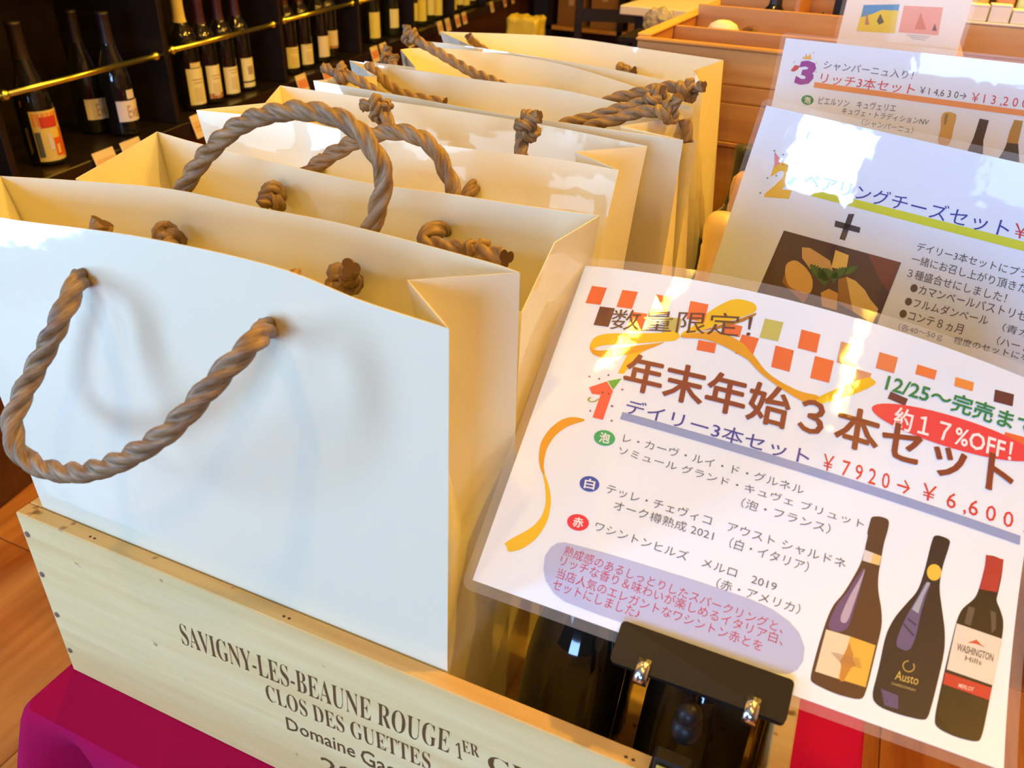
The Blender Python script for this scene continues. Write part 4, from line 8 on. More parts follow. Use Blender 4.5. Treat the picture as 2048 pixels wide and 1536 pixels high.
 's2': [[0,'digit_print','2',[[0.02695,-0.07359],[0.05042,-0.06902],[0.02514,-0.04231]],[0.78,0.5,0.04],0.05,1],[1,'party_hat_print',[[0.02211,-0.03479],[0.03279,-0.04136],[0.02721,-0.04747]],[0.7,0.3,0.32],2],[1,'eye_print',[[0.03463,-0.04308],[0.03451,-0.0436],[0.03392,-0.04374],[0.03345,-0.04337],[0.03357,-0.04285],[0.03416,-0.04271]],[0.2,0.1,0.02],3],[1,'eye_print',[[0.03917,-0.04328],[0.03906,-0.04379],[0.03847,-0.04394],[0.038,-0.04356],[0.03812,-0.04305],[0.0387,-0.04291]],[0.2,0.1,0.02],3],[1,'star_print',[[0.0227,-0.03403],[0.02252,-0.03482],[0.02159,-0.03503],[0.02085,-0.03445],[0.02104,-0.03366],[0.02197,-0.03345]],[0.2,0.3,0.15],1],[1,'star_print',[[0.032,-0.03526],[0.03182,-0.03605],[0.03091,-0.03626],[0.03018,-0.03568],[0.03036,-0.0349],[0.03127,-0.03469]],[0.2,0.3,0.15],1],[1,'star_print',[[0.0462,-0.03861],[0.04603,-0.03938],[0.04515,-0.03959],[0.04443,-0.03903],[0.0446,-0.03825],[0.04549,-0.03804]],[0.2,0.3,0.15],1],[1,'star_print',[[0.02511,-0.0573],[0.02492,-0.05812],[0.02399,-0.05835],[0.02324,-0.05777],[0.02343,-0.05696],[0.02436,-0.05673]],[0.2,0.3,0.15],1],[1,'star_print',[[0.03247,-0.0534],[0.03229,-0.0542],[0.03137,-0.05443],[0.03064,-0.05386],[0.03082,-0.05306],[0.03174,-0.05283]],[0.2,0.3,0.15],1],[1,'star_print',[[0.02313,-0.071],[0.02294,-0.07183],[0.022,-0.07208],[0.02125,-0.0715],[0.02144,-0.07067],[0.02238,-0.07042]],[0.2,0.3,0.15],1],[1,'popper_print',[[0.0438,-0.05734],[0.04774,-0.05043],[0.05009,-0.05152],[0.04705,-0.0582]],[0.1,0.35,0.08],2],[0,'subtitle_text','ペアリングチーズセット',[[0.05908,-0.05547],[0.22278,-0.05076],[0.05756,-0.0435]],[0.04,0.035,0.32],0,2],[1,'underline_bar',[[0.06763,-0.05538],[0.23864,-0.04989],[0.23998,-0.05606],[0.0687,-0.0615]],[0.62,0.68,0.01],1],[0,'price_text','￥',[[0.22614,-0.04899],[0.23473,-0.04855],[0.22372,-0.03943]],[0.62,0.03,0.02],0,2],[1,'plus_print',[[0.1053,-0.0666],[0.11006,-0.06525],[0.11071,-0.08734],[0.10584,-0.08756]],[0.06,0.04,0.04],2],[1,'plus_print',[[0.09684,-0.07451],[0.1189,-0.07391],[0.11981,-0.07822],[0.09789,-0.0793]],[0.06,0.04,0.04],2],[1,'food_photo',[[0.05606,-0.09528],[0.15984,-0.08998],[0.16178,-0.15949],[0.05074,-0.17011]],[0.055,0.02,0.03],1],[1,'food_photo',[[0.1326,-0.09177],[0.16001,-0.09003],[0.16045,-0.11491],[0.14765,-0.10589]],[0.16,0.035,0.03],2],[1,'food_photo',[[0.07738,-0.10364],[0.08445,-0.10199],[0.10515,-0.10645],[0.11069,-0.11394],[0.09106,-0.11822],[0.0808,-0.11207]],[0.62,0.4,0.16],3],[1,'food_photo',[[0.06855,-0.12093],[0.07546,-0.11502],[0.08723,-0.11831],[0.0963,-0.1248],[0.09973,-0.1332],[0.09851,-0.13968],[0.07872,-0.13947],[0.07084,-0.12993]],[0.7,0.45,0.12],4],[1,'food_photo',[[0.07611,-0.13301],[0.09851,-0.13968],[0.09659,-0.14771],[0.07109,-0.13723],[0.07084,-0.12993]],[0.3,0.12,0.03],3],[1,'food_photo',[[0.10613,-0.09685],[0.11848,-0.09747],[0.12138,-0.11031],[0.10834,-0.11123]],[0.78,0.58,0.14],4],[1,'food_photo',[[0.12305,-0.11437],[0.13162,-0.11487],[0.14171,-0.11936],[0.14866,-0.12489],[0.15753,-0.12964],[0.15813,-0.14213],[0.13917,-0.13891]],[0.72,0.52,0.14],4],[1,'food_photo',[[0.11752,-0.11862],[0.1241,-0.11401],[0.13917,-0.13891],[0.12512,-0.1371]],[0.32,0.15,0.03],3],[1,'food_photo',[[0.10766,-0.13396],[0.11294,-0.12848],[0.12174,-0.12888],[0.12617,-0.14265],[0.11303,-0.144]],[0.58,0.33,0.07],4],[1,'food_photo',[[0.08959,-0.1155],[0.09027,-0.1171],[0.09159,-0.11727],[0.09201,-0.11946],[0.09364,-0.1189],[0.09389,-0.1215],[0.09578,-0.12032],[0.09596,-0.12307],[0.09804,-0.12146],[0.09825,-0.12413],[0.10042,-0.1223],[0.10077,-0.12464],[0.10291,-0.12285],[0.10349,-0.12467],[0.10549,-0.12316],[0.10636,-0.12429],[0.10814,-0.12328],[0.10933,-0.12367],[0.11082,-0.12331],[0.11082,-0.12331],[0.11001,-0.12205],[0.10888,-0.12153],[0.10835,-0.11963],[0.10691,-0.11985],[0.10658,-0.11745],[0.10484,-0.11834],[0.10464,-0.11567],[0.10267,-0.11707],[0.10249,-0.11436],[0.10037,-0.11609],[0.1001,-0.11358],[0.09794,-0.11539],[0.09747,-0.11331],[0.09538,-0.11496],[0.09464,-0.11348],[0.09271,-0.11474],[0.09165,-0.11398],[0.08997,-0.11465]],[0.035,0.13,0.02],5],[1,'food_photo',[[0.10101,-0.1152],[0.10152,-0.11638],[0.10237,-0.11633],[0.10274,-0.11802],[0.10375,-0.11733],[0.10404,-0.11936],[0.10519,-0.11815],[0.10544,-0.12032],[0.10669,-0.11873],[0.10696,-0.12083],[0.10824,-0.11905],[0.10859,-0.12088],[0.10986,-0.11913],[0.11033,-0.1205],[0.11153,-0.119],[0.11215,-0.11978],[0.11324,-0.11871],[0.11401,-0.11884],[0.11496,-0.11834],[0.11496,-0.11834],[0.11437,-0.11745],[0.11363,-0.1172],[0.11319,-0.11575],[0.11227,-0.11614],[0.11195,-0.11426],[0.11088,-0.11523],[0.11062,-0.11312],[0.10943,-0.11454],[0.10917,-0.11239],[0.10791,-0.11409],[0.10761,-0.11212],[0.10632,-0.11389],[0.10592,-0.11229],[0.10466,-0.11392],[0.10412,-0.11285],[0.10295,-0.11413],[0.10224,-0.11369],[0.1012,-0.11447]],[0.035,0.13,0.02],5],[1,'food_photo',[[0.11096,-0.12009],[0.1125,-0.12003],[0.11292,-0.1191],[0.1149,-0.1194],[0.11477,-0.11804],[0.11704,-0.11857],[0.11644,-0.11685],[0.11884,-0.11748],[0.1179,-0.1155],[0.12023,-0.11609],[0.11913,-0.11398],[0.1212,-0.11438],[0.12014,-0.1123],[0.12181,-0.11238],[0.12096,-0.11047],[0.12211,-0.11015],[0.12163,-0.10854],[0.12221,-0.10777],[0.12223,-0.10656],[0.12223,-0.10656],[0.12099,-0.1068],[0.1203,-0.10748],[0.11855,-0.10733],[0.11843,-0.10847],[0.11629,-0.10802],[0.11669,-0.10957],[0.11433,-0.10895],[0.11513,-0.11082],[0.11273,-0.11018],[0.11378,-0.11225],[0.11154,-0.11174],[0.11265,-0.11386],[0.11074,-0.11362],[0.11173,-0.11565],[0.11029,-0.11578],[0.11097,-0.11757],[0.11009,-0.11814],[0.11031,-0.11958]],[0.035,0.13,0.02],5],[1,'food_photo',[[0.12035,-0.11328],[0.12157,-0.11329],[0.12193,-0.11257],[0.12349,-0.11288],[0.12342,-0.11179],[0.1252,-0.1123],[0.12477,-0.11091],[0.12665,-0.1115],[0.12596,-0.10989],[0.12779,-0.11044],[0.12698,-0.10873],[0.12861,-0.10912],[0.12782,-0.10742],[0.12914,-0.10755],[0.12852,-0.106],[0.12944,-0.10579],[0.12911,-0.10449],[0.12959,-0.1039],[0.12964,-0.10294],[0.12964,-0.10294],[0.12864,-0.10308],[0.12808,-0.1036],[0.12669,-0.10342],[0.12656,-0.10432],[0.12488,-0.10389],[0.12515,-0.10513],[0.1233,-0.10456],[0.12388,-0.10608],[0.12201,-0.10548],[0.12278,-0.10716],[0.12102,-0.10668],[0.12185,-0.10841],[0.12034,-0.10814],[0.12107,-0.10979],[0.11993,-0.10984],[0.12042,-0.11128],[0.11971,-0.1117],[0.11985,-0.11285]],[0.035,0.13,0.02],5],[1,'food_photo',[[0.09856,-0.11586],[0.09827,-0.11724],[0.09912,-0.1177],[0.09837,-0.11947],[0.09979,-0.11945],[0.09873,-0.12149],[0.10063,-0.12107],[0.09944,-0.12322],[0.10169,-0.12251],[0.10056,-0.1246],[0.10297,-0.12376],[0.1021,-0.12564],[0.10448,-0.12481],[0.10403,-0.12635],[0.10618,-0.12571],[0.10626,-0.1268],[0.10801,-0.12648],[0.10868,-0.12708],[0.10992,-0.12718],[0.10992,-0.12718],[0.10993,-0.12601],[0.10938,-0.12532],[0.1099,-0.12373],[0.10877,-0.12353],[0.10968,-0.12161],[0.10802,-0.12185],[0.10914,-0.11976],[0.10707,-0.12033],[0.10823,-0.11822],[0.10591,-0.119],[0.1069,-0.11703],[0.10451,-0.11786],[0.10517,-0.11617],[0.1029,-0.11689],[0.10308,-0.11559],[0.10112,-0.11606],[0.10073,-0.11522],[0.09922,-0.11531]],[0.035,0.13,0.02],5],[1,'food_photo',[[0.11363,-0.11285],[0.11286,-0.11344],[0.11309,-0.11401],[0.11191,-0.11461],[0.11266,-0.11517],[0.11119,-0.11578],[0.11237,-0.11633],[0.11078,-0.11694],[0.11228,-0.11748],[0.11074,-0.1181],[0.11239,-0.11863],[0.11108,-0.11924],[0.1127,-0.11978],[0.11177,-0.12038],[0.11319,-0.12092],[0.11274,-0.12152],[0.11381,-0.12206],[0.11389,-0.12264],[0.11449,-0.1232],[0.11449,-0.1232],[0.11503,-0.12261],[0.11505,-0.12203],[0.11605,-0.12142],[0.11554,-0.12086],[0.11688,-0.12025],[0.1159,-0.1197],[0.11744,-0.11908],[0.11608,-0.11854],[0.11765,-0.11793],[0.11607,-0.11739],[0.11748,-0.11678],[0.11585,-0.11625],[0.11696,-0.11565],[0.11544,-0.11511],[0.11612,-0.11452],[0.11488,-0.11397],[0.11505,-0.1134],[0.11422,-0.11284]],[0.035,0.13,0.02],5],[1,'food_photo',[[0.10882,-0.12757],[0.10939,-0.12713],[0.11789,-0.12849],[0.11738,-0.12903]],[0.1,0.04,0.02],5],[1,'food_photo',[[0.11402,-0.1281],[0.11459,-0.12766],[0.12301,-0.12901],[0.1225,-0.12954]],[0.1,0.04,0.02],5],[0,'menu_text','デイリー3本セットにプラ',[[0.1669,-0.07793],[0.24622,-0.07361],[0.16613,-0.07137]],[0.12,0.07,0.04],0,2],[0,'menu_text','一緒にお召し上がり頂きた',[[0.16711,-0.08797],[0.24986,-0.08358],[0.16583,-0.0811]],[0.12,0.07,0.04],0,2],[0,'menu_text','３種盛合せにしました！',[[0.16814,-0.09908],[0.24001,-0.09406],[0.1672,-0.09202]],[0.12,0.07,0.04],0,2],[0,'menu_text','●カマンベールパストリゼ',[[0.17463,-0.10876],[0.25762,-0.10156],[0.17367,-0.10168]],[0.12,0.07,0.04],0,2],[0,'menu_text','●フルムダンベール',[[0.17484,-0.11992],[0.23557,-0.11332],[0.17387,-0.11277]],[0.12,0.07,0.04],0,2],[0,'menu_text','（青カ',[[0.24594,-0.11354],[0.26287,-0.11216],[0.24513,-0.1076]],[0.12,0.07,0.04],0,2],[0,'menu_text','●コンテ８ヵ月',[[0.17474,-0.1305],[0.22226,-0.12585],[0.17377,-0.12326]],[0.12,0.07,0.04],0,2],[0,'menu_text','（ハード',[[0.24653,-0.12396],[0.26827,-0.12154],[0.24558,-0.11762]],[0.12,0.07,0.04],0,2],[0,'menu_text','（各40～50ｇ\u3000程度のセットになります',[[0.17816,-0.14065],[0.29053,-0.12582],[0.17713,-0.13424]],[0.12,0.07,0.04],0,2]],
 's3': [[0,'digit_print','3',[[0.01914,-0.04651],[0.03863,-0.04621],[0.02147,-0.02067]],[0.3,0.05,0.32],0.05,1],[1,'crown_print',[[0.02324,-0.01935],[0.02331,-0.01675],[0.02552,-0.01741],[0.02507,-0.01267],[0.02778,-0.01716],[0.02986,-0.01279],[0.0327,-0.01894]],[0.8,0.45,0.05],2],[1,'mask_print',[[0.01261,-0.03305],[0.01601,-0.02671],[0.02154,-0.02673],[0.02043,-0.03081],[0.01624,-0.03368]],[0.6,0.08,0.06],2],[1,'star_print',[[0.01546,-0.0235],[0.01519,-0.02426],[0.01432,-0.02436],[0.01372,-0.02369],[0.01399,-0.02293],[0.01486,-0.02283]],[0.5,0.55,0.2],1],[1,'star_print',[[0.03959,-0.0214],[0.03934,-0.02215],[0.03849,-0.02225],[0.03789,-0.02159],[0.03814,-0.02084],[0.03899,-0.02074]],[0.5,0.55,0.2],1],[1,'star_print',[[0.0415,-0.03094],[0.04125,-0.0317],[0.0404,-0.0318],[0.0398,-0.03114],[0.04005,-0.03038],[0.0409,-0.03028]],[0.5,0.55,0.2],1],[1,'star_print',[[0.03386,-0.01172],[0.03361,-0.01246],[0.03276,-0.01255],[0.03216,-0.0119],[0.03242,-0.01115],[0.03327,-0.01106]],[0.5,0.55,0.2],1],[0,'notice_text','シャンパーニュ入り！',[[0.04717,-0.02716],[0.13988,-0.0273],[0.04716,-0.0183]],[0.1,0.1,0.13],0,2],[0,'subtitle_text','リッチ3本セット',[[0.04698,-0.04195],[0.14551,-0.04183],[0.04699,-0.03085]],[0.62,0.03,0.02],0,2],[0,'price_text','￥1 4,6 3 0→',[[0.15066,-0.04064],[0.19602,-0.04067],[0.14985,-0.03262]],[0.06,0.04,0.04],0,2],[0,'price_text','￥1 3 ,2 0 0',[[0.20132,-0.04246],[0.253,-0.04177],[0.20006,-0.03217]],[0.62,0.03,0.02],0,2],[1,'underline_bar',[[0.04139,-0.04159],[0.25648,-0.04275],[0.25747,-0.0485],[0.0417,-0.04742]],[0.78,0.3,0.08],1],[1,'round_badge',[[0.04512,-0.06103],[0.04513,-0.0622],[0.04479,-0.06332],[0.04414,-0.06435],[0.04319,-0.06523],[0.042,-0.06592],[0.04063,-0.06637],[0.03914,-0.06658],[0.0376,-0.06653],[0.03611,-0.06621],[0.03473,-0.06565],[0.03353,-0.06488],[0.03257,-0.06393],[0.03191,-0.06284],[0.03157,-0.06169],[0.03157,-0.06052],[0.03192,-0.05939],[0.03259,-0.05837],[0.03354,-0.05749],[0.03474,-0.05681],[0.03612,-0.05636],[0.0376,-0.05616],[0.03913,-0.05622],[0.04061,-0.05654],[0.04198,-0.0571],[0.04317,-0.05787],[0.04412,-0.05881],[0.04478,-0.05989]],[0.02,0.28,0.08],1],[0,'badge_text','泡',[[0.03532,-0.06505],[0.0425,-0.06461],[0.03423,-0.05811]],[0.85,0.85,0.87],0.02,2],[0,'wine_text','ピエルソン\u3000キュヴェリエ',[[0.05071,-0.06404],[0.13219,-0.06127],[0.0504,-0.05596]],[0.1,0.1,0.13],0,2],[0,'wine_text','キュヴェ・トラディションNV',[[0.07759,-0.0706],[0.16769,-0.07027],[0.07796,-0.06353]],[0.1,0.1,0.13],0,2],[0,'wine_text','（シャンパーニュ）',[[0.10147,-0.07958],[0.15516,-0.08113],[0.10175,-0.07253]],[0.1,0.1,0.13],0,2],[1,'bottle_print',[[0.17864,-0.055],[0.18486,-0.05349],[0.19194,-0.05502],[0.19283,-0.05996],[0.19309,-0.06886],[0.19517,-0.08797],[0.18149,-0.08754],[0.18143,-0.07061],[0.17829,-0.06207]],[0.6,0.38,0.1],1],[1,'bottle_print',[[0.18093,-0.05658],[0.18424,-0.05548],[0.18501,-0.06621],[0.18304,-0.06779]],[0.3,0.22,0.05],2],[1,'bottle_print',[[0.21429,-0.05622],[0.22325,-0.05679],[0.22426,-0.07687],[0.22828,-0.09168],[0.21289,-0.09032],[0.21444,-0.07585]],[0.05,0.03,0.03],1],[1,'bottle_print',[[0.24563,-0.05291],[0.25359,-0.05298],[0.25603,-0.07439],[0.2634,-0.09351],[0.24348,-0.09302],[0.24624,-0.07975],[0.24491,-0.06482]],[0.42,0.25,0.05],1],[1,'bottle_print',[[0.24618,-0.07595],[0.25642,-0.07559],[0.2634,-0.09351],[0.24348,-0.09302],[0.24591,-0.08235]],[0.05,0.04,0.03],2]],
 's4': [[1,'picture_print',[[0.02274,-0.0166],[0.06728,-0.01219],[0.07088,-0.04766],[0.02162,-0.04925]],[0.75,0.6,0.05],1],[1,'picture_print',[[0.02274,-0.0166],[0.06728,-0.01219],[0.06781,-0.01968],[0.04692,-0.02069],[0.03727,-0.0261],[0.02357,-0.03192]],[0.12,0.32,0.6],2],[1,'picture_print',[[0.02825,-0.02227],[0.0362,-0.04008],[0.0307,-0.04059]],[0.5,0.25,0.1],3],[1,'picture_print',[[0.04659,-0.02529],[0.05408,-0.03536],[0.0487,-0.03894],[0.04437,-0.0347]],[0.15,0.12,0.05],3],[1,'picture_print',[[0.07299,-0.01322],[0.12032,-0.01153],[0.12411,-0.04483],[0.07506,-0.04572]],[0.8,0.38,0.28],1],[1,'picture_print',[[0.09551,-0.01957],[0.10812,-0.03953],[0.09371,-0.04013]],[0.65,0.22,0.1],2],[1,'picture_print',[[0.11635,-0.03123],[0.12113,-0.03982],[0.11501,-0.03964]],[0.2,0.08,0.06],2],[1,'caption_print',[[0.08579,-0.04777],[0.11489,-0.04709],[0.11491,-0.04769],[0.08581,-0.04838]],[0.35,0.3,0.25],1],[1,'caption_print',[[0.08941,-0.04957],[0.11252,-0.04945],[0.11254,-0.05006],[0.08943,-0.05018]],[0.35,0.3,0.25],1],[1,'caption_print',[[0.09303,-0.05137],[0.11014,-0.05183],[0.11016,-0.05244],[0.09305,-0.05198]],[0.35,0.3,0.25],1]],
 'S1': {'B0': [0.34742,0.03579,0.22528],'th': 0.31102,'c': [5.84299,-6.0404,8.10105]},
 'planes': [[[0.40583,0.48942,0.41293],[0.90631,-0.42262,0.0],[0.10938,0.23457,0.96593],[-0.40822,-0.87543,0.25882]],[[0.38267,0.74894,0.43615],[0.9954,-0.09585,0.0],[0.00669,0.06944,0.99756],[-0.09561,-0.99297,0.06976]],[[0.42251,1.02837,0.46871],[0.99756,-0.06976,0.0],[0.00729,0.10427,0.99452],[-0.06937,-0.9921,0.10453]]],
 'cam': {'C': [0.4929,-0.265,0.561],'f': 1602.34328,'R': [[0.91253,0.24092,-0.33051],[0.40733,-0.46224,0.78767],[0.03699,-0.8534,-0.51994]]},
 'ropes': [[0,'h',[[0.0953,0.031,0.3636],[0.1071,0.018,0.3668],[0.1116,0.008,0.3633],[0.1113,-0.004,0.3515],[0.0985,-0.012,0.3284],[0.0924,-0.024,0.3101],[0.0907,-0.034,0.2952],[0.0997,-0.04,0.2829],[0.1188,-0.042,0.2802],[0.147,-0.043,0.2872],[0.1754,-0.042,0.3013],[0.1995,-0.038,0.3179],[0.2169,-0.032,0.3333],[0.2301,-0.022,0.3504],[0.2391,-0.012,0.363],[0.2458,-0.004,0.3713],[0.2437,0.006,0.3716],[0.2372,0.018,0.3683],[0.2282,0.031,0.3625]]],[0,'k',[[0.1014,0.036,0.3779],[0.0977,0.044,0.3843],[0.1,0.048,0.3907]]],[0,'k',[[0.2406,0.036,0.3778],[0.2372,0.044,0.3809],[0.2325,0.048,0.3855]]],[0,'K',[[0.0822,0.108,0.3567],[0.0937,0.098,0.3622],[0.1021,0.088,0.3638],[0.1087,0.08,0.3622]]],[0,'K',[[0.221,0.108,0.3551],[0.2284,0.098,0.3616],[0.2378,0.088,0.3728],[0.2458,0.082,0.3798]]],[0,'h',[[0.0776,0.112,0.3537],[0.0753,0.122,0.366],[0.0869,0.124,0.3864],[0.1051,0.125,0.4072],[0.1282,0.126,0.427],[0.1487,0.127,0.4391],[0.1721,0.127,0.4468],[0.1939,0.127,0.45],[0.2144,0.127,0.4482],[0.2291,0.127,0.4411],[0.2391,0.126,0.43],[0.2429,0.126,0.4204],[0.2408,0.125,0.4085],[0.2357,0.124,0.3926],[0.2233,0.122,0.3652],[0.2181,0.112,0.3539]]],[1,'K',[[0.1025,0.194,0.3696],[0.1103,0.184,0.3692],[0.1121,0.176,0.3681],[0.1082,0.172,0.365]]],[1,'E',[[0.2434,0.196,0.3636],[0.2458,0.186,0.3687],[0.2437,0.176,0.3691],[0.2444,0.17,0.365],[0.2555,0.166,0.3654],[0.2721,0.162,0.368],[0.2882,0.158,0.3709],[0.3004,0.154,0.3725],[0.3113,0.15,0.3735]]],[1,'h',[[0.1038,0.2,0.3644],[0.1069,0.212,0.3711],[0.1178,0.217,0.3791],[0.134,0.218,0.3913],[0.1561,0.219,0.4051],[0.1755,0.219,0.4141],[0.194,0.219,0.419],[0.2118,0.219,0.418],[0.2258,0.218,0.4111],[0.2351,0.217,0.3973],[0.2414,0.216,0.3846],[0.2444,0.208,0.3714],[0.2447,0.2,0.3632]]],[2,'h',[[0.0728,0.302,0.3637],[0.0762,0.292,0.3632],[0.0721,0.286,0.3556],[0.067,0.282,0.3394],[0.0777,0.28,0.3196],[0.1186,0.278,0.3054],[0.168,0.278,0.3148],[0.1998,0.28,0.3372],[0.2156,0.284,0.356],[0.2181,0.292,0.363],[0.2154,0.302,0.3623]]],[2,'S',[[0.1383,0.312,0.3768],[0.1301,0.322,0.3825],[0.1221,0.33,0.3893],[0.1146,0.334,0.3959],[0.1077,0.336,0.4017],[0.1004,0.336,0.4053],[0.09,0.334,0.4023]],4],[2,'S',[[0.2506,0.318,0.3758],[0.2455,0.326,0.383],[0.2412,0.332,0.391],[0.2413,0.335,0.399],[0.2444,0.336,0.4055],[0.248,0.336,0.4106],[0.2554,0.334,0.415]],4],[3,'S',[[0.051,0.452,0.3721],[0.0347,0.46,0.3785],[0.0193,0.466,0.3835],[0.0038,0.47,0.389],[-0.0114,0.473,0.3928],[-0.0255,0.474,0.3946],[-0.0392,0.474,0.3961],[-0.0489,0.474,0.3996]],5],[3,'E',[[-0.0401,0.548,0.3911],[-0.0286,0.54,0.3886],[-0.0141,0.532,0.3835],[0.0008,0.526,0.3776],[0.0176,0.522,0.3724],[0.0368,0.52,0.3702],[0.0571,0.52,0.3695],[0.0717,0.52,0.3687]]],[3,'S',[[0.2507,0.462,0.376],[0.256,0.468,0.3809],[0.2679,0.474,0.3845],[0.2784,0.478,0.3882],[0.2911,0.482,0.3936],[0.3045,0.484,0.3967],[0.3195,0.484,0.3972],[0.3265,0.484,0.4064],[0.3293,0.484,0.4129]],6],[3,'S',[[0.2242,0.466,0.3744],[0.2296,0.475,0.3784],[0.2476,0.486,0.3827],[0.2669,0.492,0.3905],[0.2809,0.496,0.3951],[0.2928,0.498,0.4003],[0.3051,0.498,0.4058],[0.3088,0.498,0.4134]],6],[3,'k',[[0.3389,0.505,0.3681],[0.3368,0.507,0.3753],[0.3325,0.509,0.3882]]],[4,'S',[[-0.0314,0.6,0.3745],[-0.0441,0.61,0.3802],[-0.057,0.618,0.3863],[-0.0608,0.62,0.3924],[-0.0589,0.62,0.4016]],2],[4,'S',[[0.1092,0.592,0.3776],[0.0867,0.6,0.3819],[0.056,0.612,0.386],[0.0253,0.622,0.394],[-0.0036,0.63,0.4023],[-0.0228,0.634,0.4078],[-0.0361,0.636,0.4125],[-0.0412,0.636,0.4247]],6],[4,'S',[[0.2337,0.555,0.3795],[0.2453,0.56,0.387],[0.2616,0.562,0.3925],[0.2803,0.562,0.3985],[0.2951,0.56,0.4039],[0.3079,0.558,0.4061],[0.3201,0.556,0.405],[0.3369,0.554,0.411]],6],[5,'E',[[-0.0421,0.8,0.3942],[-0.0377,0.81,0.3845],[-0.0316,0.82,0.3774],[-0.0309,0.835,0.3703]]],[5,'K',[[0.1663,0.862,0.3616],[0.1684,0.85,0.3636],[0.1753,0.84,0.3671],[0.1887,0.832,0.3684]]]],
 'box': [['SAVIGNY-LES-BEAUNE ROUGE',[[0.1396,0.1035],[0.3507,0.1133],[0.1407,0.1257]],1],['1',[[0.3561,0.1134],[0.3599,0.1128],[0.3551,0.1283]],1],['ER',[[0.3602,0.1219],[0.3712,0.1226],[0.3591,0.1323]],1],['CRU',[[0.3777,0.114],[0.4246,0.1165],[0.376,0.1295]],1],['CLOS DES GUETTES',[[0.2098,0.0829],[0.3374,0.0873],[0.2098,0.1002]],1],['Domaine',[[0.2234,0.0596],[0.2796,0.0628],[0.2236,0.0733]],0],['Gagey',[[0.2842,0.0559],[0.3275,0.0562],[0.2842,0.0772]],0],['20',[[0.25,0.0292],[0.2776,0.0308],[0.2492,0.046]],0]],
}
SC = bpy.context.scene
COL = SC.collection
# ------------------------------------------------------------------ camera, world, lights, exposure
cam = bpy.data.cameras.new('camera'); camo = bpy.data.objects.new('camera', cam); COL.objects.link(camo)
R = D['cam']['R']
right = Vector((R[0][0], R[1][0], R[2][0])); down = Vector((R[0][1], R[1][1], R[2][1])); fwd = Vector((R[0][2], R[1][2], R[2][2]))
M = Matrix.Identity(4)
for i in range(3):
    M[i][0] = right[i]; M[i][1] = -down[i]; M[i][2] = -fwd[i]; M[i][3] = D['cam']['C'][i]
camo.matrix_world = M
cam.sensor_width = 36; cam.lens = D['cam']['f'] / 2048 * 36; cam.clip_start = .01
cam.dof.use_dof = True; cam.dof.focus_distance = .62; cam.dof.aperture_fstop = 13
SC.camera = camo
w = bpy.data.worlds.new('world'); SC.world = w; w.use_nodes = True
w.node_tree.nodes['Background'].inputs[0].default_value = (1, .80, .60, 1)
w.node_tree.nodes['Background'].inputs[1].default_value = .05
def area(name, loc, target, sx, sy, power, col):
    l = bpy.data.lights.new(name, 'AREA'); l.shape = 'RECTANGLE'; l.size = sx; l.size_y = sy; l.energy = power; l.color = col
    o = bpy.data.objects.new(name, l); COL.objects.link(o); o.location = loc
    o.rotation_euler = (Vector(target) - Vector(loc)).to_track_quat('-Z', 'Y').to_euler(); return o
area('window_daylight', (-2.36, -1.75, .46), (.2, .05, .36), .36, 1.86, 74, (.36, .59, 1.0))
area('added_highlight_area', (-.85, -1.85, 1.28), (.2, .25, .36), 1.05, .40, 9, (.40, .68, 1.0))  # unseen high panel added to put highlights on the third bag
area('added_cool_fill', (.45, -2.45, .62), (.4, .1, .3), .95, .7, 44, (.31, .55, 1.0))  # cool fill added behind the camera to whiten signs and bag fronts
SPOTS = [(.04, -.55), (1.02, -.91), (1.25, .6), (.80, 1.55), (-.50, .75), (1.9, 1.8), (-.3, 3.0), (1.2, 3.4)]  # the lamp by the wine shelf is added to brighten bottle labels
for i, (x, y) in enumerate(SPOTS):
    l = bpy.data.lights.new('ceiling_lamp_light', 'POINT'); l.energy = ((66 if y < 1 else 46) if y > 0 else 15) if x > -.4 else 20; l.color = (1, .565, .05); l.shadow_soft_size = .045
    o = bpy.data.objects.new('ceiling_lamp_light', l); COL.objects.link(o); o.location = (x, y, 1.90)
SC.view_settings.view_transform = 'Standard'; SC.view_settings.look = 'None'
SC.view_settings.gamma = 1; SC.view_settings.use_curve_mapping = False
SC.view_settings.exposure = .10

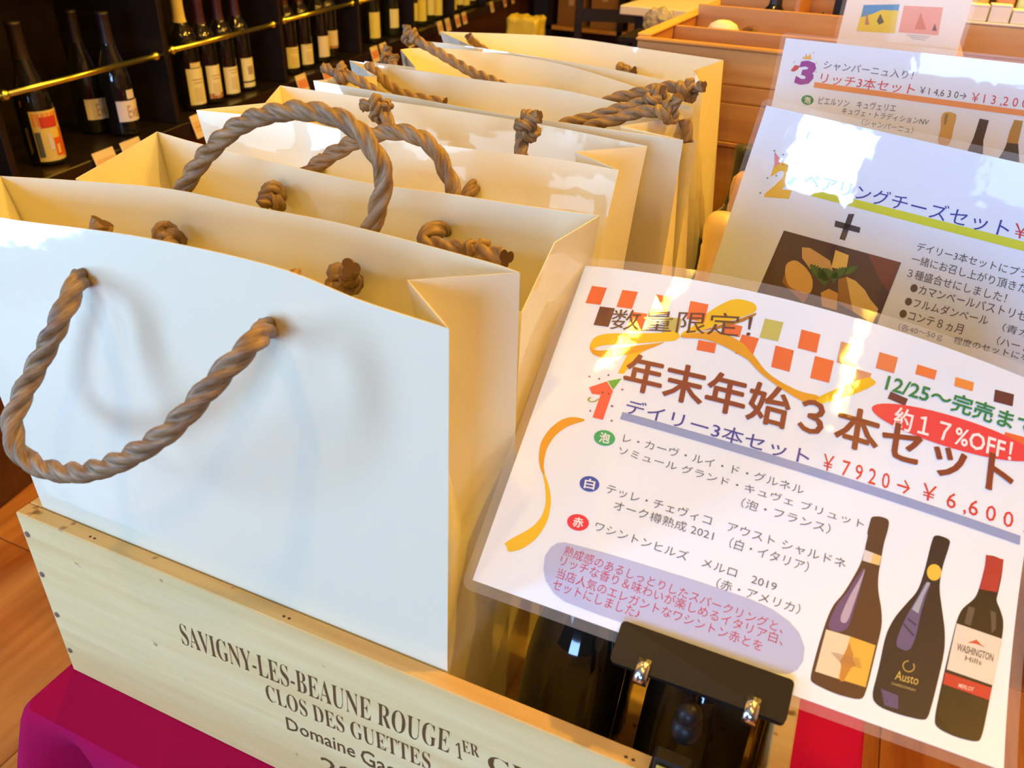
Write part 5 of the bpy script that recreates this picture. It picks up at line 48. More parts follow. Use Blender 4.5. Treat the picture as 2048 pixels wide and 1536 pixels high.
# ------------------------------------------------------------------ materials
MC = {}
def mat(name, col, rough=.5, metal=0, coat=0, trans=0, bump=None, coatr=.03, alpha=1, ior=1.5, sheen=0, sss=0, croughbump=None):
    if name in MC: return MC[name]
    m = bpy.data.materials.new(name); m.use_nodes = True; nt = m.node_tree; b = nt.nodes['Principled BSDF']
    b.inputs['Base Color'].default_value = (*col, 1); b.inputs['Roughness'].default_value = rough; b.inputs['Metallic'].default_value = metal
    b.inputs['Coat Weight'].default_value = coat; b.inputs['Coat Roughness'].default_value = coatr
    b.inputs['Transmission Weight'].default_value = trans; b.inputs['IOR'].default_value = ior; b.inputs['Alpha'].default_value = alpha
    b.inputs['Sheen Weight'].default_value = sheen
    if sss: b.inputs['Subsurface Weight'].default_value = sss; b.inputs['Subsurface Scale'].default_value = .01
    def bmp(sc, st, dist, det=2):
        tc = nt.nodes.new('ShaderNodeTexCoord'); n = nt.nodes.new('ShaderNodeTexNoise'); n.inputs['Scale'].default_value = sc; n.inputs['Detail'].default_value = det
        bu = nt.nodes.new('ShaderNodeBump'); bu.inputs['Strength'].default_value = st; bu.inputs['Distance'].default_value = dist
        nt.links.new(tc.outputs['Object'], n.inputs['Vector']); nt.links.new(n.outputs['Fac'], bu.inputs['Height']); return bu
    if bump: nt.links.new(bmp(*bump).outputs[0], b.inputs['Normal'])
    if croughbump: nt.links.new(bmp(*croughbump).outputs[0], b.inputs['Coat Normal'])
    MC[name] = m; return m
def wood(name, c1, c2, axis='X', scale=14, rough=.5, coat=0, spots=None, var=.0):
    if name in MC: return MC[name]
    m = bpy.data.materials.new(name); m.use_nodes = True; nt = m.node_tree; b = nt.nodes['Principled BSDF']; N = nt.nodes.new; L = nt.links.new
    tc = N('ShaderNodeTexCoord'); mp = N('ShaderNodeMapping'); oi = N('ShaderNodeObjectInfo')
    s = {'X': (.07, 1, 1), 'Y': (1, .07, 1), 'Z': (1, 1, .07)}[axis]; mp.inputs['Scale'].default_value = [v * scale for v in s]
    add = N('ShaderNodeVectorMath'); add.operation = 'ADD'; mul = N('ShaderNodeVectorMath'); mul.operation = 'SCALE'; mul.inputs['Scale'].default_value = 13
    comb = N('ShaderNodeCombineXYZ')
    for k in range(3): L(oi.outputs['Random'], comb.inputs[k])
    L(comb.outputs[0], mul.inputs[0]); L(tc.outputs['Object'], mp.inputs['Vector']); L(mp.outputs[0], add.inputs[0]); L(mul.outputs[0], add.inputs[1])
    n = N('ShaderNodeTexNoise'); n.inputs['Scale'].default_value = 1.2; n.inputs['Detail'].default_value = 5; n.inputs['Distortion'].default_value = .6
    L(add.outputs[0], n.inputs['Vector'])
    wv = N('ShaderNodeTexNoise'); wv.inputs['Scale'].default_value = 7; wv.inputs['Detail'].default_value = 3; L(add.outputs[0], wv.inputs['Vector'])
    mx = N('ShaderNodeMath'); mx.operation = 'ADD'; L(n.outputs['Fac'], mx.inputs[0]); m2 = N('ShaderNodeMath'); m2.operation = 'MULTIPLY'; m2.inputs[1].default_value = .45
    L(wv.outputs['Fac'], m2.inputs[0]); L(m2.outputs[0], mx.inputs[1])
    cr = N('ShaderNodeValToRGB'); cr.color_ramp.elements[0].position = .52; cr.color_ramp.elements[1].position = .92
    cr.color_ramp.elements[0].color = (*c1, 1); cr.color_ramp.elements[1].color = (*c2, 1); L(mx.outputs[0], cr.inputs[0])
    out = cr.outputs[0]
    if var:
        hv = N('ShaderNodeHueSaturation'); mr = N('ShaderNodeMapRange'); mr.inputs['To Min'].default_value = 1 - var; mr.inputs['To Max'].default_value = 1 + var
        L(oi.outputs['Random'], mr.inputs['Value']); L(mr.outputs[0], hv.inputs['Value']); L(out, hv.inputs['Color']); out = hv.outputs[0]
    if spots:
        sn = N('ShaderNodeTexNoise'); sn.inputs['Scale'].default_value = spots[0]; sn.inputs['Detail'].default_value = 2; L(tc.outputs['Object'], sn.inputs['Vector'])
        r2 = N('ShaderNodeValToRGB'); r2.color_ramp.elements[0].position = spots[1]; r2.color_ramp.elements[1].position = spots[1] + .05; L(sn.outputs['Fac'], r2.inputs[0])
        mi = N('ShaderNodeMixRGB'); L(r2.outputs[0], mi.inputs[0]); L(out, mi.inputs[1]); mi.inputs[2].default_value = (*spots[2], 1); out = mi.outputs[0]
    L(out, b.inputs['Base Color']); b.inputs['Roughness'].default_value = rough; b.inputs['Coat Weight'].default_value = coat; b.inputs['Coat Roughness'].default_value = .15
    bu = N('ShaderNodeBump'); bu.inputs['Strength'].default_value = .15; bu.inputs['Distance'].default_value = .001; L(wv.outputs['Fac'], bu.inputs['Height']); L(bu.outputs[0], b.inputs['Normal'])
    MC[name] = m; return m
PINE = wood('case_pine', (.92, .76, .38), (.78, .56, .22), 'X', 16, .55, spots=(55, .735, (.42, .25, .09)))
PINE_END = wood('case_pine_edge', (.84, .58, .20), (.66, .38, .10), 'X', 18, .6, spots=(60, .66, (.28, .13, .03)))
OAKX = wood('crate_wood', (.62, .33, .09), (.42, .18, .04), 'X', 12, .5, .1)
OAKY = wood('crate_wood_side', (.62, .30, .09), (.45, .16, .04), 'Y', 12, .5, .1)
FLOORM = wood('floor_oak', (.66, .27, .06), (.34, .08, .012), 'Y', 7, .35, .2, var=.06)
DARKW = wood('cabinet_wood', (.020, .012, .008), (.010, .006, .005), 'X', 8, .35, .2)
REDW = wood('plinth_wood', (.10, .030, .010), (.06, .016, .006), 'X', 8, .4, .15)
BRASS = mat('polished_brass', (.95, .95, .22), .28, 1)
CARD = mat('laminated_paper', (.75, .85, 1.0), .5, 0, 1, bump=None, coatr=.035, croughbump=(38, .22, .0012))
FILM = mat('laminate_film', (.95, .95, .95), .05, 0, 0, trans=.0, alpha=.13, croughbump=None)
BAGM = mat('glossy_bag_paper', (.90, .845, .61), .42, 0, .8, bump=(9, .08, .004), coatr=.05, croughbump=(34, .22, .002))
def rope_mat():
    m = bpy.data.materials.new('paper_rope'); m.use_nodes = True; nt = m.node_tree; b = nt.nodes['Principled BSDF']; N = nt.nodes.new; L = nt.links.new
    uv = N('ShaderNodeUVMap'); mp = N('ShaderNodeMapping'); mp.inputs['Scale'].default_value = (22, 120, 1); L(uv.outputs[0], mp.inputs[0])
    n = N('ShaderNodeTexNoise'); n.inputs['Scale'].default_value = 1; n.inputs['Detail'].default_value = 4; L(mp.outputs[0], n.inputs['Vector'])
    tc = N('ShaderNodeTexCoord'); n2 = N('ShaderNodeTexNoise'); n2.inputs['Scale'].default_value = 90; L(tc.outputs['Object'], n2.inputs['Vector'])
    cr = N('ShaderNodeValToRGB'); cr.color_ramp.elements[0].position = .3; cr.color_ramp.elements[1].position = .72
    cr.color_ramp.elements[0].color = (.12, .058, .020, 1); cr.color_ramp.elements[1].color = (.46, .29, .125, 1)
    mx = N('ShaderNodeMixRGB'); mx.inputs[0].default_value = .4; L(n.outputs['Fac'], mx.inputs[1]); L(n2.outputs['Fac'], mx.inputs[2]); L(mx.outputs[0], cr.inputs[0])
    L(cr.outputs[0], b.inputs['Base Color']); b.inputs['Roughness'].default_value = .5
    bu = N('ShaderNodeBump'); bu.inputs['Strength'].default_value = .45; bu.inputs['Distance'].default_value = .0008; L(mx.outputs[0], bu.inputs['Height']); L(bu.outputs[0], b.inputs['Normal'])
    return m
ROPE = rope_mat()
ROPE_END = mat('rope_cut_end', (.10, .045, .02), .8)
BLACKP = mat('black_plastic', (.012, .008, .007), .42, 0, 0); BLACKP.node_tree.nodes['Principled BSDF'].inputs['Specular IOR Level'].default_value = .25
STEEL = mat('bright_steel', (.75, .72, .66), .2, 1)
GLASS_DK = mat('dark_bottle_glass', (.010, .009, .008), .07, 0, .6)
GLASS_GN = mat('green_bottle_glass', (.018, .022, .008), .08, 0, .5)

# ------------------------------------------------------------------ helpers
def thing(name, label, cat, loc=(0, 0, 0), group=None, rotz=0):
    o = bpy.data.objects.new(name, None); COL.objects.link(o); o.location = loc; o.rotation_euler = (0, 0, rotz)
    o.empty_display_size = .02; tag(o, label, cat, group); return o
def tag(o, label, cat, group=None):
    o['label'] = label; o['category'] = cat
    if group: o['group'] = group
    return o
def origin(p):
    v = Vector((0, 0, 0))
    while p is not None: v += p.location; p = p.parent
    return v
def mesh(name, vs, fs, m, parent=None, smooth=False, loc=None, local=False):
    me = bpy.data.meshes.new(name); o = bpy.data.objects.new(name, me); COL.objects.link(o)
    off = Vector((0, 0, 0)) if local else (origin(parent) if parent else Vector(loc or (0, 0, 0)))
    me.from_pydata([tuple(Vector(v) - off) for v in vs], [], fs); me.materials.append(m)
    if parent: o.parent = parent
    elif loc: o.location = loc
    if smooth:
        for p in me.polygons: p.use_smooth = True
    me.update(); return o
def boxgeo(x0, x1, y0, y1, z0, z1, b=0):
    if b <= 0:
        v = [(x, y, z) for z in (z0, z1) for y in (y0, y1) for x in (x0, x1)]
        return v, [(0, 2, 3, 1), (4, 5, 7, 6), (0, 1, 5, 4), (2, 6, 7, 3), (0, 4, 6, 2), (1, 3, 7, 5)]
    bm = bmesh.new(); bmesh.ops.create_cube(bm, size=1)
    for v in bm.verts: v.co = ((x0 + x1) / 2 + v.co.x * (x1 - x0), (y0 + y1) / 2 + v.co.y * (y1 - y0), (z0 + z1) / 2 + v.co.z * (z1 - z0))
    bmesh.ops.bevel(bm, geom=bm.edges[:], offset=b, segments=1, affect='EDGES')
    bm.verts.ensure_lookup_table(); bm.verts.index_update()
    vs = [tuple(v.co) for v in bm.verts]; fs = [tuple(v.index for v in f.verts) for f in bm.faces]; bm.free(); return vs, fs
def box(name, x0, x1, y0, y1, z0, z1, m, parent=None, b=0, loc=None, T=None):
    vs, fs = boxgeo(x0, x1, y0, y1, z0, z1, b)
    if T: vs = [T(*v) for v in vs]
    return mesh(name, vs, fs, m, parent, loc=loc)
def lathe(prof, n=32, c=(0, 0, 0)):
    vs = []; fs = []
    for r, z in prof:
        for i in range(n): a = 2 * pi * i / n; vs.append((c[0] + r * cos(a), c[1] + r * sin(a), c[2] + z))
    for j in range(len(prof) - 1):
        for i in range(n): k = (i + 1) % n; fs.append((j * n + i, j * n + k, (j + 1) * n + k, (j + 1) * n + i))
    return vs, fs
def tube(pts, r, n=10, caps=True):
    pts = [Vector(p) for p in pts]; vs = []; fs = []; up = None
    for i, p in enumerate(pts):
        t = (pts[min(i + 1, len(pts) - 1)] - pts[max(i - 1, 0)]).normalized()
        if up is None: up = t.orthogonal().normalized()
        up = (up - t * up.dot(t)).normalized(); b = t.cross(up)
        rr = r[i] if isinstance(r, (list, tuple)) else r
        for k in range(n): a = 2 * pi * k / n; vs.append(p + (up * cos(a) + b * sin(a)) * rr)
    for i in range(len(pts) - 1):
        for k in range(n): q = (k + 1) % n; fs.append((i * n + k, i * n + q, (i + 1) * n + q, (i + 1) * n + k))
    if caps: fs.append(tuple(range(n - 1, -1, -1))); fs.append(tuple((len(pts) - 1) * n + k for k in range(n)))
    return vs, fs
def join(*gs):
    V = []; F = []
    for v, f in gs:
        o = len(V); V += list(v); F += [tuple(i + o for i in q) for q in f]
    return V, F
def spline(P, step):
    P = [Vector(p) for p in P]; Q = [P[0] * 2 - P[1]] + P + [P[-1] * 2 - P[-2]]; out = []
    for i in range(1, len(Q) - 2):
        a, b, c, d = Q[i - 1], Q[i], Q[i + 1], Q[i + 2]; n = max(1, int((c - b).length / step))
        for k in range(n):
            t = k / n; out.append(.5 * ((2 * b) + (c - a) * t + (2 * a - 5 * b + 4 * c - d) * t * t + (3 * b - a - 3 * c + d) * t ** 3))
    out.append(P[-1]); return out
def ropemesh(name, pts, parent, rad=.0062, pitch=.052, frayed=False, n=24):
    pts = spline(pts, .0022)
    vs = []; fs = []; uvs = []; up = None; L = 0
    for i, p in enumerate(pts):
        if i: L += (p - pts[i - 1]).length
        t = (pts[min(i + 1, len(pts) - 1)] - pts[max(i - 1, 0)]).normalized()
        if up is None: up = t.orthogonal().normalized()
        up = (up - t * up.dot(t)).normalized(); b = t.cross(up); tw = 2 * pi * L / pitch
        for k in range(n):
            a = 2 * pi * k / n; best = 0
            for s in range(3):
                al = (a - 2 * pi * s / 3 + pi) % (2 * pi) - pi; d = .47; q = .25 - (d * sin(al)) ** 2 + .03
                if q > 0 and abs(al) < 1.6: best = max(best, d * cos(al) + sqrt(q))
            jit = 1 + .05 * noise.noise(Vector((p.x * 300, p.y * 300 + k * .4, p.z * 300)))
            rr = rad * best * jit
            if frayed and i > len(pts) - 4: rr *= 1.12
            ang = a + tw; vs.append(p + (up * cos(ang) + b * sin(ang)) * rr); uvs.append((k / n, L))
    m = len(pts)
    for i in range(m - 1):
        for k in range(n): q = (k + 1) % n; fs.append((i * n + k, i * n + q, (i + 1) * n + q, (i + 1) * n + k))
    fs.append(tuple(range(n - 1, -1, -1))); fs.append(tuple((m - 1) * n + k for k in range(n)))
    o = mesh(name, vs, fs, ROPE, parent, smooth=True); me = o.data
    me.materials.append(ROPE_END)
    for i in (-1, -2): me.polygons[i].material_index = 1; me.polygons[i].use_smooth = False
    ul = me.uv_layers.new(name='uv')
    for p in me.polygons:
        for li in p.loop_indices: ul.data[li].uv = uvs[me.loops[li].vertex_index]
    return o
def knotpath(c, d, size, seed=0):
    """points of a tight overhand knot around c, the rope running along d"""
    d = Vector(d).normalized(); u = d.orthogonal().normalized(); u.rotate(Matrix.Rotation(seed * 1.3, 3, d)); v = d.cross(u); out = []
    for i in range(15):
        t = -.5 + i / 14 * (2 * pi + .4)
        x = (sin(t) + 2 * sin(2 * t)) / 3; y = (cos(t) - 2 * cos(2 * t)) / 3; z = -sin(3 * t) / 3
        out.append(Vector(c) + (u * x + v * y) * size + d * (z * size * .8 + (i / 14 - .5) * size * 1.1))
    return out
# printed matter: text and flat shapes mapped on a sheet S(u, v, lift)
TXT = {}
def textgeo(s, off=0):
    key = (s, off)
    if key in TXT: return TXT[key]
    c = bpy.data.curves.new('glyphs', 'FONT'); c.body = s; c.offset = off; c.resolution_u = 2; c.fill_mode = 'FRONT'
    o = bpy.data.objects.new('glyphs', c); COL.objects.link(o); bpy.context.view_layer.update()
    me = bpy.data.meshes.new_from_object(o.evaluated_get(bpy.context.evaluated_depsgraph_get()))
    vs = [(v.co.x, v.co.y) for v in me.vertices]; fs = [tuple(p.vertices) for p in me.polygons]
    bpy.data.objects.remove(o); bpy.data.curves.remove(c); bpy.data.meshes.remove(me)
    x0 = min(v[0] for v in vs); x1 = max(v[0] for v in vs); y0 = min(v[1] for v in vs); y1 = max(v[1] for v in vs)
    TXT[key] = ([((x - x0) / (x1 - x0), (y - y0) / max(y1 - y0, 1e-6)) for x, y in vs], fs); return TXT[key]
INK = {}
def ink(col, gloss=True):
    k = (tuple(col), gloss)
    if k not in INK: INK[k] = mat('printed_ink_%d' % len(INK), col, .5, 0, 1 if gloss else .1, coatr=.035, croughbump=(38, .22, .0012) if gloss else None)
    return INK[k]
def smash(s):  # widths of narrow glyphs (a comma or full stop should keep its own size)
    return s
def polygeo(pts, cell=.012):
    bm = bmesh.new(); vv = [bm.verts.new((x, y, 0)) for x, y in pts]; bm.faces.new(vv).normal_update()
    bmesh.ops.triangulate(bm, faces=bm.faces[:])
    for ax, lo, hi in ((0, min(p[0] for p in pts), max(p[0] for p in pts)), (1, min(p[1] for p in pts), max(p[1] for p in pts))):
        n = int((hi - lo) / cell)
        for i in range(1, n + 1):
            c = [0, 0, 0]; c[ax] = lo + (hi - lo) * i / (n + 1); nn = [0, 0, 0]; nn[ax] = 1
            bmesh.ops.bisect_plane(bm, geom=bm.verts[:] + bm.edges[:] + bm.faces[:], plane_co=c, plane_no=nn)
    bm.verts.index_update(); vs = [(v.co.x, v.co.y) for v in bm.verts]; fs = [tuple(v.index for v in f.verts) for f in bm.faces]; bm.free(); return vs, fs
def orient(vs3, fs, want):
    V = [Vector(v) for v in vs3]; out = []
    for f in fs:
        nrm = (V[f[1]] - V[f[0]]).cross(V[f[2]] - V[f[1]]); out.append(tuple(reversed(f)) if nrm.dot(want) < 0 else tuple(f))
    return out
def printall(items, S, parent, want, gloss=True, base=.00012, step=.00006):
    for it in items:
        if it[0] == 0:
            _, name, s, (bl, br, tl), col, off, lay = it
            g, fs = textgeo(s, off); a = base + lay * step
            bold = .010 / max(1, len(s)) if name == 'headline_text' else 0
            vs = [S(bl[0] + x * (br[0] - bl[0]) + y * (tl[0] - bl[0]), bl[1] + x * (br[1] - bl[1]) + y * (tl[1] - bl[1]), a) for x, y in g]
        else:
            _, name, pts, col, lay = it
            if name in ('ribbon_print', 'bottle_print', 'food_photo', 'digit_print') and len(pts) >= 8 and name != 'digit_print' and len(pts) < 30:
                for _k in range(2): pts = [q for i in range(len(pts)) for q in ((pts[i][0] * .78 + pts[(i + 1) % len(pts)][0] * .22, pts[i][1] * .78 + pts[(i + 1) % len(pts)][1] * .22), (pts[i][0] * .22 + pts[(i + 1) % len(pts)][0] * .78, pts[i][1] * .22 + pts[(i + 1) % len(pts)][1] * .78))]
            g, fs = polygeo(pts); vs = [S(x, y, base + lay * step) for x, y in g]
        if it[0] == 0 and bold:
            V = vs; F = list(fs); V2 = []
            for q, (dx, dy) in enumerate(((0, 0), (.00045, 0), (-.00045, 0), (0, .0003), (0, -.0003))):
                V2 += [S(bl[0] + x * (br[0] - bl[0]) + y * (tl[0] - bl[0]) + dx, bl[1] + x * (br[1] - bl[1]) + y * (tl[1] - bl[1]) + dy, a + q * .000008) for x, y in g]
            n_ = len(g); vs = V2; fs = [tuple(i + q * n_ for i in f) for q in range(5) for f in F]
        mesh(name, vs, orient(vs, fs, want), ink(col, gloss), parent)

# ------------------------------------------------------------------ the setting: floor, walls
FZ = -.607
fl = box('floor', -2.6, 3.6, -2.6, 7.2, FZ - .06, FZ - .006, wood('subfloor', (.10, .04, .015), (.07, .03, .01), 'Y'), loc=(0, 0, FZ)); fl['kind'] = 'structure'
PW = .62
protos = {}
for i in range(-4, 5):
    for j in range(0, 5):
        x0 = .133 + i * PW; y0 = j * 1.8 + (i * .77 % 1.8) - 1.6
        if y0 > 6.4: continue
        if not protos:
            o = box('plank', 0, PW - .0015, 0, 1.798, -.012, 0, FLOORM, None, b=.0008)
            protos['p'] = o
        else:
            o = protos['p'].copy(); COL.objects.link(o)
        o.parent = fl; o.location = (x0, y0, 0)
FR = [('wall_back', -2.6, 3.6, 7.0, 7.1, FZ, 2.0, (.20, .10, .05)), ('wall_left', -2.6, -2.5, -2.6, 7.0, FZ, 2.0, (.12, .07, .04)), ('wall_right', 3.5, 3.6, -2.6, 7.0, FZ, 2.0, (.55, .40, .26))]
for n, a, b, c, d, e, f, col in FR:
    o = box(n, a, b, c, d, e, f, mat(n + '_plaster', col, .8)); o['kind'] = 'structure'
o = box('ceiling', -2.6, 3.6, -2.6, 7.1, 2.0, 2.05, mat('ceiling_plaster', (.42, .32, .22), .9)); o['kind'] = 'structure'

# table, its top and the wine-red cloth
TT = .002
tb = thing('display_table', 'low wooden table under the wine-red cloth', 'table', (.3, .4, FZ))
box('table_top', -.004, .598, -.036, .838, -.030, -.004, OAKX, tb, b=.002)
for x in (.03, .565):
    for y in (0, .80): box('leg', x - .02, x + .02, y - .02, y + .02, FZ, -.030, OAKY, tb, b=.002)
tb2 = thing('display_table', 'long wooden table carrying the stacked crates', 'table', (.7, 1.3, FZ))
box('table_top', .05, 1.56, .89, 1.76, -.030, 0, OAKX, tb2, b=.002)
for x in (.1, 1.5):
    for y in (.93, 1.72): box('leg', x - .025, x + .025, y - .025, y + .025, FZ, -.030, OAKY, tb2, b=.002)
CLOTH = mat('wine_red_cloth', (.38, .004, .068), .9, 0, 0, bump=(900, .25, .0004)); CLOTH.node_tree.nodes['Principled BSDF'].inputs['Specular IOR Level'].default_value = .08
def cloth():
    x0, x1, y0, y1 = -.006, .602, -.042, .845; vs = []; fs = []
    # boundary loop with rounded corners, hanging skirt with folds
    loop = []
    def arc(cx, cy, a0, a1):
        for k in range(9): a = a0 + (a1 - a0) * k / 8; loop.append((cx + .012 * cos(a), cy + .012 * sin(a), cos(a), sin(a)))
    def side(xa, ya, xb, yb, nx, ny, n):
        for k in range(1, n): t = k / n; loop.append((xa + (xb - xa) * t, ya + (yb - ya) * t, nx, ny))
    arc(x0 + .012, y0 + .012, pi, 1.5 * pi); side(x0 + .012, y0, x1 - .012, y0, 0, -1, 44)
    arc(x1 - .012, y0 + .012, 1.5 * pi, 2 * pi); side(x1, y0 + .012, x1, y1 - .012, 1, 0, 60)
    arc(x1 - .012, y1 - .012, 0, .5 * pi); side(x1 - .012, y1, x0 + .012, y1, 0, 1, 44)
    arc(x0 + .012, y1 - .012, .5 * pi, pi); side(x0, y1 - .012, x0, y0 + .012, -1, 0, 60)
    n = len(loop); rows = [(0, .0), (.002, .0015), (.006, .0045), (.014, .006), (.03, .007), (.06, .009), (.11, .012), (.18, .016), (.27, .02), (.36, .024), (.44, .026)]
    L = 0; arcs = []
    for i, p in enumerate(loop):
        if i: L += sqrt((p[0] - loop[i - 1][0]) ** 2 + (p[1] - loop[i - 1][1]) ** 2)
        arcs.append(L)
    for dz, out in rows:
        for i, (x, y, nx, ny) in enumerate(loop):
            corner = abs(nx * ny) * 2; amp = min(1, dz / .2)
            f = out + amp * (.010 * sin(arcs[i] * 40 + 1.1) + .006 * sin(arcs[i] * 73 + dz * 6)) + corner * (dz ** .8) * .10 - (min(1, dz / .10) * .045 * math.exp(-((x - .040) / .016) ** 2) if ny < -.9 else 0)
            vs.append((x + nx * f, y + ny * f, TT - dz))
    for j in range(len(rows) - 1):
        for i in range(n): k = (i + 1) % n; fs.append((j * n + i, (j + 1) * n + i, (j + 1) * n + k, j * n + k))
    fs.append(tuple(range(n))); return vs, fs
v, f = cloth()
o = mesh('tablecloth', v, f, CLOTH, None, smooth=True, loc=(.3, .4, 0)); o.data.polygons[len(f) - 1].use_smooth = False
sm = o.modifiers.new('thickness', 'SOLIDIFY'); sm.thickness = .0012; sm.offset = -1
tag(o, 'wine-red tablecloth draped over the display table, folds at its front corner', 'tablecloth')

# ------------------------------------------------------------------ wine cases the bags stand in
def wcase(label, x0, x1, y0, y1, h, name='wine_case', printed=False):
    t = thing(name, label, 'crate', ((x0 + x1) / 2, (y0 + y1) / 2, TT)); th = .0115
    for nm, a in (('front_board', (x0, x1, y0, y0 + th)), ('back_board', (x0, x1, y1 - th, y1))):
        vs, fs = boxgeo(*a, TT, h, .0008)
        o = mesh(nm, vs, fs, PINE, t); o.data.materials.append(PINE_END)
        for p in o.data.polygons:
            if p.normal.z > .5: p.material_index = 1
    for nm, a in (('side_board', (x0, x0 + th, y0 + th + .0003, y1 - th - .0003)), ('side_board', (x1 - th, x1, y0 + th + .0003, y1 - th - .0003))):
        vs, fs = boxgeo(*a, TT, h, .0008); o = mesh(nm, vs, fs, PINE_END, t)
    box('floor_board', x0 + th + .0003, x1 - th - .0003, y0 + th + .0003, y1 - th - .0003, TT, .010, PINE_END, t)
    return t
c1 = wcase('pale pine wine case with brown lettering on its front, holding the first two bags', 0, .536, 0, .235, .171)
NAIL = mat('nail_head', (.30, .25, .24), .35, .8)
for z in (.152, .112, .069, .028):
    v, f = lathe([(0.0001, 0), (.0026, 0), (.0026, .0006), (.0001, .0009)], 12)
    v = [(.0052 + a[0] * .8, -.0002 - a[2], z + a[1]) for a in v]; mesh('nail', v, f, NAIL, c1)
for x, z in ((.068, 0), (.232, 0), (.455, 0)):
    for dx in (0, .004):
        v, f = lathe([(.0001, 0), (.0011, 0), (.0001, .0002)], 8); v = [(x + dx + a[0], .0045 + a[1] * .8, .1712 + a[2]) for a in v]; mesh('staple', v, f, ROPE_END, c1)
BURN = mat('branded_lettering', (.13, .06, .012), .7)
def serif(s): return ''.join(chr(0x1D400 + ord(ch) - 65) if 'A' <= ch <= 'Z' else (chr(0x1D7CE + ord(ch) - 48) if ch.isdigit() else ch) for ch in s)
for s, (bl, br, tl), sf in D['box']:
    g, fs = textgeo(serif(s) if sf else s, -.012 if sf else 0.004)
    vs = [(bl[0] + x * (br[0] - bl[0]) + y * (tl[0] - bl[0]), -.00025, bl[1] + x * (br[1] - bl[1]) + y * (tl[1] - bl[1])) for x, y in g]
    mesh('lettering', vs, orient(vs, fs, Vector((0, -1, 0))), BURN, c1)
c2 = wcase('pine wine case behind the first, holding the middle bags and foil-capped bottles', 0, .536, .240, .83, .168)

# ------------------------------------------------------------------ paper bags
BAGS = ['foremost white paper bag, rope handle hanging down its front', 'second white paper bag from the front, wide open, one handle arching behind it', 'glossy white paper bag third from the front, two knotted rope tails standing up inside',
        'fourth white paper bag, flattened, with a thick rope knot at its right corner', 'fifth white paper bag, narrow, with a rope running up to its left corner', 'last and highest white paper bag, in front of the wooden crates']
def lerp(a, b, t): return a + (b - a) * t
def rim(P, n):
    P = [Vector(p) for p in P]
    if len(P) == 2: Q = P
    else: Q = spline(P, .004)
    L = [0]
    for i in range(1, len(Q)): L.append(L[-1] + (Q[i] - Q[i - 1]).length)
    out = []
    for k in range(n + 1):
        d = L[-1] * k / n; i = 0
        while i < len(L) - 2 and L[i + 1] < d: i += 1
        out.append(Q[i].lerp(Q[i + 1], (d - L[i]) / max(L[i + 1] - L[i], 1e-9)))
    return out
bagobj = []
for bi, B in enumerate(D['bags']):
    F, K = [list(p) for p in B['F']], [list(p) for p in B['B']]
    x0, y0, x1, y1 = B['bot']; zb = .0125
    t = thing('paper_bag', BAGS[bi], 'bag', ((x0 + x1) / 2, (y0 + y1) / 2, zb), 'row of white paper carrier bags')
    NX, NZ = 28, 14; fr = rim(F, NX); bk = rim(K, NX); vs = []; fs = []
    iL, iR = Vector(B['iL']), Vector(B['iR'])
    bl = {'F': (y0, ), 'B': (y1, )}
    def panel(top, bot):  # top, bot lists of equal length -> grid
        o = len(vs); n = len(top)
        for j in range(NZ + 1):
            tt = j / NZ; e = min(1, tt / .56) ** (.8 if bi == 2 else 1.1)
            for i in range(n):
                p = top[i].lerp(bot[i], tt); q = top[i].lerp(bot[i], e); q.z = p.z; vs.append(q)
        for j in range(NZ):
            for i in range(n - 1): fs.append((o + j * n + i, o + (j + 1) * n + i, o + (j + 1) * n + i + 1, o + j * n + i + 1))
    fb = [Vector((lerp(x0, x1, i / NX), y0, zb)) for i in range(NX + 1)]; bb = [Vector((lerp(x0, x1, i / NX), y1, zb)) for i in range(NX + 1)]
    panel(fr, fb); panel(bk[::-1], bb[::-1])
    ym = (y0 + y1) / 2
    def gus(a, c, b, xb, flip):
        n = 6; top = [a.lerp(c, i / n) for i in range(n + 1)] + [c.lerp(b, i / n) for i in range(1, n + 1)]
        if (a - c).length > .03 and flip == 2:
            pass
        bot = [Vector((xb, lerp(y0, y1, i / (2 * n)), zb)) for i in range(2 * n + 1)]
        if flip: top, bot = top[::-1], bot[::-1]
        panel(top, bot)
    gus(fr[-1], iR, bk[-1], x1, 0); gus(fr[0], iL, bk[0], x0, 1)
    o0 = len(vs); vs += [(x0, y0, zb), (x1, y0, zb), (x1, y1, zb), (x0, y1, zb)]; fs.append((o0, o0 + 3, o0 + 2, o0 + 1))
    vs = [Vector(v) for v in vs]
    o = mesh('bag_body', vs, fs, BAGM, t, smooth=True)
    bm = bmesh.new(); bm.from_mesh(o.data); bmesh.ops.remove_doubles(bm, verts=bm.verts[:], dist=.0002)
    for e in bm.edges:
        if len(e.link_faces) == 2 and e.calc_face_angle(0) > radians(32): e.smooth = False
    bm.to_mesh(o.data); bm.free()
    s = o.modifiers.new('thickness', 'SOLIDIFY'); s.thickness = .0006; s.offset = 0; s = o.modifiers.new('edges', 'EDGE_SPLIT'); s.split_angle = radians(50)
    bagobj.append(t)
